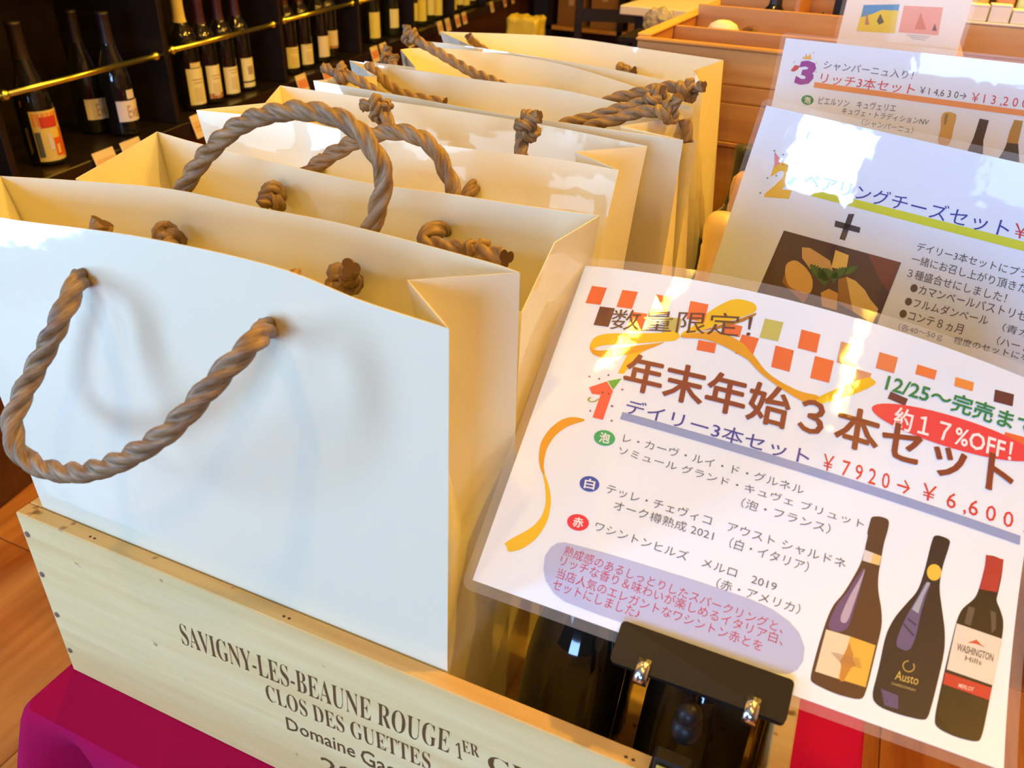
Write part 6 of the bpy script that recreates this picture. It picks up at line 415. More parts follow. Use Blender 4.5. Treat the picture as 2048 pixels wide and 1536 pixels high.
for rp in D['ropes']:
    bag = bagobj[rp[0]]; kind = rp[1]; P = [Vector(p) for p in rp[2]]; rad = .0062
    if kind == 'h': ropemesh('rope_handle', P, bag, rad)
    elif kind in 'kE':
        ropemesh('rope_end', P, bag, rad, frayed=True)
        if kind == 'E' and len(P) > 8:
            c = P[-3]; kp = knotpath(c, P[-1] - P[-3], .0065, 1); ropemesh('knot', kp, bag, rad * .72, .03)
    elif kind == 'K':
        d = P[-1] - P[0]; c = P[1]; kp = [P[0]] + knotpath(c, d, .0075, rp[0] + len(P[0])) + [P[-1]]
        ropemesh('knot', kp, bag, rad * .88, .03, frayed=True)
    elif kind == 'S':
        ki = rp[3]; ropemesh('rope_end', P[:ki + 1], bag, rad)
        d = P[min(ki + 1, len(P) - 1)] - P[ki - 1]; kp = knotpath(P[ki], d, .0085, ki) + [P[-1]]
        ropemesh('knot', kp, bag, rad * .85, .03, frayed=True)

# ------------------------------------------------------------------ laminated signs
def clip_stand(pos_u, S, parentlabel, foot, u0, u1, ball, jaw):
    pass
S1 = D['S1']; B0 = Vector(S1['B0']); TH = S1['th']; c1_, c2_, c3_ = S1['c']; WD, HT = .2732, .1932
V1 = Vector((0, cos(TH), sin(TH))); N1 = Vector((0, -sin(TH), cos(TH)))
def surf1(u, v, a=0):
    p, q = u / WD, v / HT
    h = (c1_ * q * q + c2_ * (1 - p) ** 2 * q * q + c3_ * q * (1 - p)) * .01
    dv = (2 * c1_ * q + 2 * c2_ * (1 - p) ** 2 * q + c3_ * (1 - p)) * .01 / HT
    n = (N1 - V1 * dv).normalized()
    return B0 + Vector((u, 0, 0)) + V1 * v + N1 * h + n * a
def planeS(k, top_origin=True):
    P, U, V, N = [Vector(x) for x in D['planes'][k]]
    def S(u, v, a=0): return P + U * u + V * v + N * a
    return S, N
def sheet(S, u0, u1, v0, v1, parent, want, nu=24, nv=18, film=.0055, rc=.006, th=.0005, card=None):
    def grid(name, a0, a1, b0, b1, lift, m, both=False, hole=None, corner=0):
        vs = []; fs = []
        for j in range(nv + 1):
            for i in range(nu + 1):
                u = lerp(a0, a1, i / nu); v = lerp(b0, b1, j / nv)
                vs.append(S(u, v, lift))
        for j in range(nv):
            for i in range(nu): a = j * (nu + 1) + i; fs.append((a, a + 1, a + nu + 2, a + nu + 1))
        fs = orient(vs, fs, want); o = mesh(name, vs, fs, m, parent, smooth=True)
        s = o.modifiers.new('thickness', 'SOLIDIFY'); s.thickness = th; s.offset = -1; s = o.modifiers.new('edges', 'EDGE_SPLIT'); s.split_angle = radians(50); return o
    grid('paper_sheet', u0, u1, v0, v1, 0, card or CARD)
    # clear film border, a ring with rounded outer corners
    n = 96; inner = []; outer = []; f = film
    def ring(a0, a1, b0, b1, r):
        out = []; per = [(a1 - r, b1 - r, 0), (a0 + r, b1 - r, 1), (a0 + r, b0 + r, 2), (a1 - r, b0 + r, 3)]
        for cx, cy, q in per:
            for k in range(7): a = pi / 2 * q + pi / 2 * k / 6; out.append((cx + r * cos(a), cy + r * sin(a)))
            nx = per[(q + 1) % 4]; a = pi / 2 * (q + 1); s = (cx + r * cos(a), cy + r * sin(a)); e = (nx[0] + r * cos(a), nx[1] + r * sin(a))
            for k in range(1, 18): out.append((lerp(s[0], e[0], k / 18), lerp(s[1], e[1], k / 18)))
        return out
    ro = ring(u0 - f, u1 + f, v0 - f, v1 + f, rc); ri = ring(u0, u1, v0, v1, .0002); n = len(ro)
    vs = [S(a, b, -.0001) for a, b in ro] + [S(a, b, -.0001) for a, b in ri]
    fs = [(i, (i + 1) % n, n + (i + 1) % n, n + i) for i in range(n)]
    mesh('film_border', vs, orient(vs, fs, want), FILM, parent, smooth=True)
sg1 = thing('price_sign', 'foremost laminated wine set sign with three printed bottles, held in a black clip', 'sign', tuple(B0), 'laminated wine set signs')
sheet(surf1, 0, WD, 0, HT, sg1, N1)
printall(D['s1'], surf1, sg1, N1)
labs = [('price_sign', 'laminated sign with a yellow numeral two and a cheese photo, behind the foremost sign', .2732, -.193, 0),
        ('price_sign', 'laminated sign with a purple numeral three and an orange bar, behind the cheese sign', .2732, -.193, 0),
        ('picture_card', 'clear-edged card with two small pictures, standing behind all the wine set signs', .152, -.085, .03)]
for k, key in enumerate(('s2', 's3', 's4')):
    S, N = planeS(k); nm, lb, wd, v0, v1 = labs[k]; P = Vector(D['planes'][k][0])
    t = thing(nm, lb, 'sign' if k < 2 else 'card', tuple(P), 'laminated wine set signs' if k < 2 else None)
    sheet(S, 0, wd, v0, v1, t, N, 6, 4, card=CARD if k < 2 else mat('matte_card', (.84, .80, .74), .5, 0, .15)); printall(D[key], S, t, N, k < 2)

# the black clip, its joint and the clamp on the case rim
def clip(label, S, u0, u1, v0, v1, ball, jaw, rimz, full=True):
    a = S((u0 + u1) / 2, v0); t = thing('sign_clip', label, 'clip', jaw)
    def slab(nm, uu0, uu1, vv0, vv1, l0, l1, m, r=.004):
        pts = []
        for cx, cy, q in ((uu1 - r, vv1 - r, 0), (uu0 + r, vv1 - r, 1), (uu0 + r, vv0 + r, 2), (uu1 - r, vv0 + r, 3)):
            for k in range(5): an = pi / 2 * q + pi / 2 * k / 4; pts.append((cx + r * cos(an), cy + r * sin(an)))
        n = len(pts); vs = [S(p[0], p[1], l0) for p in pts] + [S(p[0], p[1], l1) for p in pts]
        fs = [tuple(range(n - 1, -1, -1)), tuple(range(n, 2 * n))] + [(i, (i + 1) % n, n + (i + 1) % n, n + i) for i in range(n)]
        return mesh(nm, vs, fs, m, t)
    slab('front_jaw', u0, u1, v0, v1, .0012, .0036, BLACKP, .0025)
    slab('back_jaw', u0, u1, v0, v1, -.0040, -.0016, BLACKP, .0025)
    vs, fs = tube([S(u0 + .002, v0 + .004, -.0004), S(u1 - .002, v0 + .004, -.0004)], .0024, 8); mesh('hinge_rod', vs, fs, BLACKP, t)
    w_ = u1 - u0
    for fu in (.16, .78):
        uu = u0 + w_ * fu; g = []
        prof = [(v0 + .0068, .0038), (v0 + .002, .0052), (v0 - .0022, .0052), (v0 - .0045, .0030), (v0 - .0045, -.004), (v0, -.0066)]
        vs = []
        for v, l in prof: vs += [S(uu, v, l), S(uu + .0066, v, l)]
        fs = [(2 * i, 2 * i + 1, 2 * i + 3, 2 * i + 2) for i in range(len(prof) - 1)]
        o = mesh('spring_tab', vs, fs, STEEL, t, smooth=True); s = o.modifiers.new('thickness', 'SOLIDIFY'); s.thickness = .0008
    mid = S((u0 + u1) / 2, v0 + .004, -.004); ball = Vector(ball); jaw = Vector(jaw)
    vs, fs = tube(spline([mid, mid + Vector((0, .002, -.006)), ball.lerp(mid, .3) + Vector((0, .003, 0)), ball], .002), .0022, 10); mesh('arm', vs, fs, BLACKP, t, smooth=True)
    prof = [(.0064 * sin(pi * i / 12) + .0001, -.0064 * cos(pi * i / 12)) for i in range(13)]
    vs, fs = lathe(prof, 20, ball); mesh('ball_joint', vs, fs, BLACKP, t, smooth=True)
    top = Vector((jaw.x, jaw.y, rimz)); vs, fs = lathe([(.0001, .0), (.0070, .0), (.0082, .004), (.0075, .010), (.004, .013), (.0001, .013)], 20, ball - Vector((0, 0, .0165))); mesh('socket', vs, fs, BLACKP, t, smooth=True)
    z1 = ball.z - .0165
    x = jaw.x
    vs, fs = boxgeo(x - .009, x + .009, jaw.y - .0100, jaw.y - .0016, rimz + .003, z1, .001); mesh('clamp_body', vs, fs, BLACKP, t)
    vs, fs = boxgeo(x - .007, x + .007, jaw.y - .0118, jaw.y - .0102, rimz + .008, z1 - .003, .0005); o = mesh('gold_plate', vs, fs, BRASS, t); o['label'] = 'shiny brass spring plate'
    vs, fs = join(boxgeo(x - .011, x + .011, jaw.y - .0095, jaw.y - .0062, rimz - .028, rimz + .003, .0008), boxgeo(x - .011, x + .011, jaw.y + .0062, jaw.y + .0095, rimz - .024, rimz + .003, .0008), boxgeo(x - .011, x + .011, jaw.y - .0095, jaw.y + .0095, rimz + .0004, rimz + .0042, .0008))
    mesh('clamp_jaw', vs, fs, BLACKP, t)
    return t
clip('black sign clip gripping the foremost sign and clamped on the front case rim', surf1, .088, .178, -.0155, .0062, (.481, .016, .2085), (.479, .0058, .168), .171)
for k, lb in ((0, 'black sign clip on a thin post under the cheese sign'), (1, 'black sign clip on a thin post under the purple numeral sign'), (2, 'thin clip post under the picture card')):
    S, N = planeS(k); v0 = labs[k][3]; t = thing('clip_post', lb, 'stand', tuple(S(.13 if k < 2 else .07, v0 - .03)))
    uc = .10 if k < 2 else .07; zf = {0: .0105, 1: .0105, 2: .3}[k]
    vv = [S(uc + a, v0 + b, l) for l in (-.003, .003) for b in (-.012, .006) for a in (-.03, .03)]
    mesh('jaw', vv, [(0, 2, 3, 1), (4, 5, 7, 6), (0, 1, 5, 4), (2, 6, 7, 3), (0, 4, 6, 2), (1, 3, 7, 5)], BLACKP, t)
    p = S(uc, v0 - .012); zz = zf if k == 0 else (TT if k == 1 and p.x < .6 else (.001 if k == 1 else .30))
    if k == 1: p = Vector((p.x, p.y, p.z)); zz = .0105
    vs, fs = tube([p, Vector((p.x, p.y, zz + .004))], .0025, 8); mesh('pole', vs, fs, BLACKP, t)
    vs, fs = lathe([(.0001, 0), (.022, 0), (.022, .003), (.0001, .005)], 20, (p.x, p.y, zz)); mesh('base_disc', vs, fs, BLACKP, t)

# ------------------------------------------------------------------ bottles
LABELM = {}
def bprof(kind, s=1):
    if kind == 'burgundy': P = [(.0001, .006), (.030, .002), (.0375, .003), (.0385, .010), (.0388, .13), (.036, .155), (.028, .185), (.020, .210), (.0155, .235), (.0145, .268), (.0145, .292), (.0150, .293), (.0150, .298), (.0001, .298)]
    elif kind == 'champagne': P = [(.0001, .006), (.034, .002), (.0415, .004), (.0425, .012), (.0428, .125), (.039, .155), (.030, .190), (.0215, .220), (.0175, .245), (.0170, .262), (.0172, .300), (.0001, .302)]
    else: P = [(.0001, .006), (.030, .002), (.0355, .003), (.0365, .010), (.0368, .178), (.0355, .192), (.028, .208), (.0185, .220), (.0150, .232), (.0142, .262), (.0142, .284), (.0152, .285), (.0152, .293), (.0001, .294)]
    return [(r * s, z * s) for r, z in P]
def rad_at(P, z):
    for i in range(len(P) - 1):
        if P[i][1] <= z <= P[i + 1][1]: t = (z - P[i][1]) / max(P[i + 1][1] - P[i][1], 1e-9); return lerp(P[i][0], P[i + 1][0], t)
    return P[2][0]
def cylpatch(R, a0, a1, z0, z1, n=14):
    vs = []
    for z in (z0, z1):
        for i in range(n + 1): a = lerp(a0, a1, i / n); vs.append((R * cos(a), R * sin(a), z))
    return vs, [(i, i + 1, n + 2 + i, n + 1 + i) for i in range(n)]
def bottle(name, label, loc, kind='bordeaux', glass=GLASS_DK, caps=(.05, .01, .02), lab=None, s=.92, rotz=0, group=None, foil=None, bands=()):
    """bottle whose label faces local +X"""
    t = thing(name, label, 'bottle', loc, group, rotz); P = bprof(kind, s)
    v, f = lathe(P, 28); mesh('glass', v, f, glass, t, smooth=True, local=True)
    zc = (.225 if kind != 'champagne' else .222) * s; top = P[-1][1]
    if foil is None:
        v, f = lathe([(rad_at(P, z) + .0006, z) for z in [zc + (top - .008 * s - zc) * i / 5 for i in range(6)]] + [(.0158 * s, top - .006 * s), (.0158 * s, top + .0006), (.0001, top + .0008)], 24)
    else:
        v, f = lathe([(rad_at(P, .19 * s) + .0006, .19 * s), (rad_at(P, .21 * s) + .0008, .21 * s), (rad_at(P, .235 * s) + .0010, .235 * s), (.0192 * s, .262 * s), (.0200 * s, .272 * s), (.0188 * s, .277 * s), (.0200 * s, .283 * s), (.0205 * s, .296 * s), (.0190 * s, .306 * s), (.013 * s, .3125 * s), (.0001, .314 * s)], 28)
    mesh('capsule', v, f, mat('capsule_%02x%02x%02x' % tuple(int(c * 255) for c in caps), caps, .45, .0 if foil is None else .12, 0 if foil is None else .3, bump=(160, .3, .001) if foil else None), t, smooth=True, local=True)
    for z0, z1, hw, col, extra in (lab or []):
        Rr = rad_at(P, (z0 + z1) / 2 * s) + .0006
        v, f = cylpatch(Rr, -hw, hw, z0 * s, z1 * s); L = mesh('label', v, f, mat('label_%s' % '_'.join('%d' % (c * 100) for c in col), col, .6), t, smooth=True, local=True)
        for e in extra:
            if e[0] == 'text':
                g, fs = textgeo(e[1], .01); _, _, a0, a1, y0, y1, cc = e
                vs = [((Rr + .0004) * cos(lerp(a0, a1, x)), (Rr + .0004) * sin(lerp(a0, a1, x)), lerp(y0, y1, y) * s) for x, y in g]
                mesh('label_text', vs, fs, ink(cc, False), L, local=True)
            else:
                _, a0, a1, y0, y1, cc = e; v, f = cylpatch(Rr + .0003 + .0001 * extra.index(e), a0, a1, y0 * s, y1 * s, 6); mesh('label_art', v, f, ink(cc, False), L, smooth=True, local=True)
    return t
def copy_tree(o, parent=None):
    c = o.copy(); COL.objects.link(c)
    if parent: c.parent = parent
    for ch in list(o.children): copy_tree(ch, c)
    return c
# bottles inside the wine cases; second row added as dark fill for shade
for bx, by, bl_ in ((.400, .046, 'dark glossy wine bottle leaning in the front case, between bag and clip'), (.482, .046, 'dark wine bottle leaning in the front case directly behind the clip'), (.400, .119, 'dark wine bottle added to deepen the front case shade, second row, nearer the bag'), (.482, .119, 'dark wine bottle added to deepen the front case shade, second row, beside its side board')):
    b = bottle('wine_bottle', bl_, (bx, by, .0265), 'burgundy', caps=(.02, .01, .012), s=.86); b.rotation_euler = (radians(-22), 0, 0)
bottle('champagne_bottle', 'cream-foiled champagne bottle standing right of the bags, its domed cap nearest the cheese sign', (.378, .550, .0125), 'champagne', GLASS_GN, (.86, .66, .34), s=.89, foil=1)
bottle('champagne_bottle', 'amber-foiled bottle half behind the left edge of the cheese sign', (.384, .655, .0125), 'champagne', GLASS_GN, (.62, .36, .14), s=.94, foil=1)
bottle('wine_bottle', 'slim bottle with black capsule against the back board, between bags and cheese sign', (.366, .745, .0125), 'bordeaux', GLASS_DK, (.012, .009, .008), s=1.02)

# ------------------------------------------------------------------ stacked wooden crates behind
st = thing('wooden_crate', 'large closed wooden crate at the bottom of the stack behind the bags', 'crate', (.65, 1.3, 0))
zz = [.0005, .085, .1735, .271]
for a, b2 in zip(zz, zz[1:]): box('board', .17, .585, .900, .912, a + .0008, b2 - .0008, OAKX, st, b=.0012)
for a, b2 in zip(zz, zz[1:]):
    box('board', .17, .182, .9125, 1.72, a + .0008, b2 - .0008, OAKY, st, b=.0012); box('board', .573, .585, .9125, 1.72, a + .0008, b2 - .0008, OAKY, st, b=.0012)
box('lid', .166, .589, .897, 1.722, .2712, .2775, OAKX, st, b=.0012)
tr = thing('display_tray', 'open divided wooden tray on top of the crate stack', 'tray', (.65, 1.2, .278))
for a, b2 in ((.278, .329), (.331, .352), (.354, .397)): box('board', .17, .585, .900, .911, a, b2, OAKX, tr, b=.001)
box('rim_bead', .168, .587, .896, .914, .3972, .4015, OAKX, tr, b=.0015)
for a, b2 in ((.278, .352), (.354, .400)):
    box('board', .17, .181, .9145, 1.55, a, b2, OAKY, tr, b=.001); box('board', .574, .585, .9145, 1.55, a, b2, OAKY, tr, b=.001)
box('side_rail', .165, .184, .9145, 1.55, .4002, .405, wood('rail_wood', (.85, .50, .10), (.70, .36, .06), 'Y', 14, .45), tr, b=.0015)
for y, h in ((1.06, .401), (1.215, .418), (1.40, .440), (1.545, .47)): box('divider', 0.1815, .5735, y, y + .009, .2790, h, OAKX, tr, b=.001)
box('divider', .335, .343, 1.224, 1.399, .279, .437, OAKY, tr, b=.001)
box('tray_floor', .1815, .5735, .9115, 1.544, .2782, .2788, OAKX, tr)
# things in the tray
CH = mat('cream_rind', (.85, .78, .55), .5)
t = thing('cheese_round', 'cream dome-shaped round in the tray, brown cord behind it', 'food', (.245, 1.12, .28))
v, f = lathe([(.0001, .030), (.010, .029), (.020, .024), (.026, .014), (.027, .004), (.026, 0), (.0001, 0)], 24, (.245, 1.12, .378)); mesh('round_body', v, f, CH, t, smooth=True)
v, f = lathe([(.0001, .0985), (.024, .0985), (.026, .0), (.0001, 0)], 24, (.245, 1.12, .2792)); mesh('pedestal', v, f, OAKX, t, smooth=True)
v, f = tube(spline([(.262, 1.15, .36), (.27, 1.16, .385), (.282, 1.165, .392), (.288, 1.16, .38), (.286, 1.155, .37)], .004), .006, 8); mesh('cord', v, f, mat('brown_cord', (.14, .05, .02), .6), t, smooth=True)
b = bottle('small_bottle', 'small black bottle with a silver neck band leaning in the tray', (.288, 1.31, .2825), 'bordeaux', caps=(.03, .02, .02), s=.62); b.rotation_euler = (radians(6), radians(3), 0)
v, f = lathe([(.0103, .150), (.0105, .162)], 20); mesh('neck_band', v, f, STEEL, b, smooth=True, local=True)
gr = thing('green_garnish', 'dark green leafy sprig on a cream packet in the tray', 'plant', (.372, 1.31, .34))
vs, fs = boxgeo(.345, .42, 1.285, 1.33, .375, .392, .004); mesh('cream_packet', vs, fs, CH, gr)
vs, fs = boxgeo(.352, .412, 1.288, 1.327, .2795, .3745, .003); mesh('cardboard_box', vs, fs, OAKX, gr)
vs = []; fs = []
for i in range(90):
    a = random.uniform(0, 2 * pi); r = random.uniform(0, .024); c = Vector((.375 + r * cos(a), 1.305 + r * .6 * sin(a), .393 + random.uniform(0, .014)))
    d = Vector((random.uniform(-1, 1), random.uniform(-1, 1), random.uniform(-.2, .8))).normalized() * .008; e = d.cross(Vector((0, 0, 1))).normalized() * .003
    k = len(vs); vs += [c - d, c + e, c + d, c - e]; fs.append((k, k + 1, k + 2, k + 3))
o = mesh('foliage', vs, fs, mat('dark_leaf', (.05, .10, .03), .5), gr); o['kind'] = 'stuff'
t = thing('menu_board', 'narrow black board standing upright in the tray beside the picture card', 'board', (.40, 1.36, .28))
vs, fs = boxgeo(.386, .412, 1.352, 1.360, .2795, .475, .001); mesh('board_panel', vs, fs, BLACKP, t)
# right-hand display shelf with white boxes
WHT = mat('white_card', (.86, .84, .82), .5)
t = thing('display_shelf', 'honey-coloured wooden display chest with a white ledge, behind the signs', 'shelf', (.95, 1.6, 0))
hw = wood('honey_wood', (.62, .36, .09), (.48, .24, .05), 'X', 10, .4, .3)
box('lower_board', .595, 1.54, 1.41, 1.424, .0005, .354, hw, t, b=.001)
box('upper_board', .595, 1.54, 1.4102, 1.422, .3548, .404, wood('pale_honey_wood', (.66, .46, .24), (.52, .32, .14), 'X', 10, .4, .3), t, b=.001)
for x in (.595, 1.53): box('side_board', x, x + .01, 1.4245, 1.70, .0005, .404, hw, t)
box('ledge', .590, 1.545, 1.4085, 1.705, .4045, .4085, WHT, t, b=.001)
random.seed(3)
wb = ['small white box, first from the picture card, on the white ledge', 'second small white box along the white ledge', 'third small white box along the white ledge', 'fourth small white box on the white ledge, cut by the picture edge']
for i in range(4):
    x = .597 + i * .034
    t = thing('gift_box', wb[i], 'box', (x + .015, 1.43, .409), 'small white boxes on the ledge')
    h = (.022, .024, .018, .020)[i]
    vs, fs = boxgeo(x, x + .031, 1.413, 1.45, .409, .409 + h, .001); mesh('carton', vs, fs, WHT, t)
    vs, fs = boxgeo(x - .0004, x + .0314, 1.4126, 1.4504, .4092 + h, .412 + h, .0006); mesh('lid', vs, fs, WHT, t)
cols = [(.75, .55, .08), (.72, .30, .06), (.70, .80, .35), (.85, .85, .30)]
for i, x in enumerate((.600, .640, .672, .704)):
    t = thing('gift_packet', ['yellow packet behind the small white boxes', 'orange packet behind the small white boxes', 'pale green packet behind the small white boxes', 'bright yellow packet behind the small white boxes'][i], 'packet', (x + .013, 1.47, .409))
    vs, fs = boxgeo(x, x + .028, 1.462, 1.480, .409, .455, .003); mesh('wrapper', vs, fs, mat('packet_%d' % i, cols[i], .4, 0, .3), t)
    vs, fs = boxgeo(x + .002, x + .026, 1.469, 1.473, .4552, .461, .001); mesh('crimp', vs, fs, mat('packet_%d' % i, cols[i]), t)

# background: low dark stool with wrapped packet, cabinets, chairs, carrier bag
t = thing('side_table', 'low dark side table beyond the crates at the back of the bags', 'table', (-.05, 1.95, FZ))
box('top', -.13, .10, 1.80, 1.98, .262, .275, DARKW, t, b=.002)
for x in (-.115, .085):
    for y in (1.815, 1.965): box('leg', x - .01, x + .01, y - .01, y + .01, FZ, .2615, DARKW, t)
CEL = mat('cellophane', (.70, .62, .45), .12, 0, 1, bump=(60, 1, .01), alpha=.55)
t = thing('wrapped_packet', 'crinkled cellophane packet with a blue sweet, left of the wooden tray', 'packet', (-.03, 1.85, .276))
bm = bmesh.new(); bmesh.ops.create_icosphere(bm, subdivisions=3, radius=1)
for v in bm.verts:
    k = 1 + .28 * noise.noise(v.co * 3); v.co = Vector((-.040 + v.co.x * .040 * k, 1.84 + v.co.y * .03 * k, .310 + v.co.z * .033 * k))
bm.verts.index_update(); vs = [v.co.copy() for v in bm.verts]; fs = [tuple(v.index for v in f.verts) for f in bm.faces]; bm.free(); mesh('wrapper', vs, fs, CEL, t)
v, f = lathe([(.012 * sin(pi * i / 8) + .0001, -.008 * cos(pi * i / 8)) for i in range(9)], 16, (-.03, 1.83, .315)); mesh('blue_sweet', v, f, mat('slate_blue', (.15, .25, .35), .3), t, smooth=True)
v, f = lathe([(.015 * sin(pi * i / 8) + .0001, -.012 * cos(pi * i / 8)) for i in range(9)], 16, (-.05, 1.845, .300)); mesh('amber_sweet', v, f, mat('amber_sweet', (.75, .45, .12), .3), t, smooth=True)
t = thing('white_counter', 'white-topped counter at the back of the shop', 'counter', (-.2, 3.2, FZ))
box('counter_top', -.42, .80, 2.75, 3.5, .215, .245, WHT, t, b=.003)
box('counter_base', -.38, .76, 2.82, 3.46, FZ, .2145, DARKW, t)
BOX = wood('brown_carton', (.34, .18, .07), (.26, .12, .04), 'X', 4, .7)
t = thing('back_cabinet', 'brown wooden cabinet with shelves along the far wall', 'cabinet', (-.9, 6.6, FZ))
for x in (-1.80, -1.27, -.73, -.19, .35): box('upright', x - .02, x + .02, 5.6, 6.0, FZ, .8, DARKW, t)
for z in (FZ + .01, -.25, .1, .45, .8): box('shelf_board', -1.82, .37, 5.6, 6.0, z, z + .025, OAKX, t)
box('back_panel', -1.82, .37, 6.0005, 6.02, FZ, .82, REDW, t)
k = 0
for x in (-1.755, -1.505, -1.225, -.975, -.685, -.435, -.145, .10):
    for z in (-.225, .125):
        o = thing('carton', 'plain brown carton on the %s shelf of the far cabinet, %s from its left end' % ('lower' if z < 0 else 'upper', ['first', 'second', 'third', 'fourth', 'fifth', 'sixth', 'seventh', 'eighth'][k // 2]), 'box', (x + .12, 5.75, z), 'brown cartons on the far cabinet')
        h = .18 + .06 * ((k * 7) % 3) / 2; vs, fs = boxgeo(x, x + .20, 5.64, 5.9, z + .001, z + h, .003); mesh('carton_body', vs, fs, BOX, o)
        vs, fs = boxgeo(x + .08, x + .12, 5.6388, 5.9012, z + h * .75, z + h + .0012); mesh('tape', vs, fs, mat('carton_tape', (.55, .40, .22), .4), o); k += 1
def chair(label, x, y, rz):
    t = thing('wooden_chair', label, 'chair', (0, 0, 0))
    for sx in (-.19, .19):
        for sy, h in ((-.18, .43), (.18, .86)): box('leg', sx - .02, sx + .02, sy - .02, sy + .02, 0, h, DARKW, t, b=.002)
    box('seat', -.22, .22, -.21, .21, .4305, .46, DARKW, t, b=.004)
    for z in (.62, .78): box('back_slat', -.1695, .1695, .165, .185, z, z + .06, DARKW, t)
    for z in (.18, .25): box('stretcher', -.1695, .1695, -.188, -.172, z, z + .02, DARKW, t)
    t.location = (x, y, FZ); t.rotation_euler = (0, 0, rz)
chair('dark wooden chair behind the last bag, beside the yellow carrier bag', -.80, 4.0, .4)
chair('dark wooden chair nearer the white counter', -.55, 4.9, 1.9)
t = thing('carrier_bag', 'crumpled yellow and white carrier bag standing beside the dark chairs', 'bag', (-1.05, 3.4, FZ))
st2 = thing('stool', 'low brown stool under the yellow carrier bag', 'stool', (-1.05, 3.4, FZ))
box('seat', -1.20, -.89, 3.27, 3.56, -.13, -.10, REDW, st2, b=.004)
for x in (-1.18, -.91):
    for y in (3.29, 3.54): box('leg', x - .015, x + .015, y - .015, y + .015, FZ, -.1305, REDW, st2)
bm = bmesh.new(); bmesh.ops.create_cube(bm, size=1); bmesh.ops.subdivide_edges(bm, edges=bm.edges[:], cuts=9, use_grid_fill=True)
for v in bm.verts:
    n_ = noise.noise(v.co * 5) * .09; q = v.co * (1 + n_); v.co = Vector((-1.052 + q.x * .145, 3.40 + q.y * .12, .00 + q.z * .17 + .02 * noise.noise(v.co * 9 + Vector((3, 1, 2)))))
zmin = min(v.co.z for v in bm.verts)
for v in bm.verts: v.co.z = max(v.co.z - zmin - .097, -.0985)
bm.verts.index_update(); vs = [v.co.copy() for v in bm.verts]; fs = [tuple(v.index for v in f.verts) for f in bm.faces]; bm.free()
YM = mat('yellow_plastic', (.88, .72, .10), .35, 0, .3); o = mesh('bag_body', vs, fs, YM, t, smooth=True); o.data.materials.append(WHT); o.data.materials.append(mat('pink_print', (.85, .35, .15), .4))
for p in o.data.polygons:
    c = p.center; p.material_index = 1 if (c.z + c.x * .5 + .585) < -.045 + .03 * noise.noise(c * 14) and False else (2 if abs(c.x * 14 - c.z * 20 + 16.4) < .5 else 0)

# ------------------------------------------------------------------ dark shelf of bottles along the left side
SP = Vector((-1.1526, .9594, 0)); SS = Vector((-.178, .984, 0)).normalized(); SN = Vector((.984, .178, 0)).normalized()
def sh(s, n, z): p = SP + SS * s + SN * n; return (p.x, p.y, z)
def T(s, n, z): return sh(s, n, z)
cab = thing('wine_shelf', 'long dark wooden wine shelf with brass rails along the left side', 'shelf', sh(1, -.1, FZ))
SA, SB = -.75, 4.55
def sbox(nm, s0, s1, n0, n1, z0, z1, m, parent=cab, b=.002): return box(nm, s0, s1, n0, n1, z0, z1, m, parent, b=b, T=T)
sbox('bottom_board', SA, SB, -.22, .075, .008, .024, DARKW)
sbox('ledge_strip', SA, SB, .0755, .090, -.012, .026, DARKW)
sbox('back_board', SA, SB, -.235, -.2205, FZ + .1, 1.15, DARKW)
sbox('plinth', SA, SB, -.22, .055, FZ, -.013, REDW, b=.003)
sbox('middle_board', SA, SB, -.22, .075, .50, .516, DARKW)
sbox('top_board', SA, SB, -.22, .075, 1.0, 1.02, DARKW)
DIV = [-.76, -.185, .370, .963, 1.565, 2.165, 2.765, 3.365, 3.965, 4.54]
for s in DIV:
    sbox('divider', s - .009, s + .009, -.22, .073, .0245, .4995, DARKW)
    sbox('divider', s - .009, s + .009, -.22, .073, .5165, .9995, DARKW)
for i in range(len(DIV) - 1):
    a, b_ = DIV[i] + .038, DIV[i + 1] - .032; z = .188 + .004 * min(i, 3)
    t = thing('brass_rail', 'polished brass rail across shelf bay %s' % ['nearest the camera, out at the edge', 'with the comic-label bottle', 'with the clear-necked bottle', 'with the white labels in its middle', 'beyond the middle of the shelf', 'sixth', 'seventh', 'eighth', 'ninth', 'tenth', 'at the far end'][i], 'rail', sh((a + b_) / 2, .06, z), 'brass rails on the wine shelf')
    v, f = tube([sh(a, .060, z), sh(b_, .060, z)], .0062, 14); mesh('rod', v, f, BRASS, t, smooth=True)
    for e in (a, b_):
        prof = [(.0105 * sin(pi * k / 10) + .0001, -.0105 * cos(pi * k / 10)) for k in range(11)]
        v, f = lathe(prof, 16, sh(e, .060, z)); mesh('end_knob', v, f, BRASS, t, smooth=True)
        d = -.0285 if e == a else .0225
        v, f = tube([sh(e, .060, z), sh(e + d, .060, z)], .0035, 10); mesh('bracket', v, f, BRASS, t, smooth=True)
RZ = atan2(SN.y, SN.x)
CR = (.86, .84, .54); WHL = (.80, .74, .70)
shade_and_lines = [('art', -.45, .2, .048, .085, (.74, .66, .42)), ('art', -.5, .5, .105, .1075, (.45, .32, .15)), ('art', -.4, .4, .0965, .099, (.50, .38, .20))]  # broad patch paints shadow onto the cream labels; thin bars are print
comic = [('art', -.85, .85, .112, .140, (.80, .30, .05)), ('art', -.5, .5, .108, .132, (.62, .05, .03)), ('art', -.9, -.6, .045, .10, (.10, .12, .10)), ('art', .05, .5, .045, .085, (.85, .12, .02)), ('art', -.25, .0, .06, .095, (.75, .70, .60)), ('art', -.1, .45, .085, .102, (.85, .65, .12)), ('art', .55, .9, .04, .105, (.80, .18, .03)), ('art', .15, .32, .05, .07, (.85, .70, .15))]
B_ = 'bottles on the wine shelf'
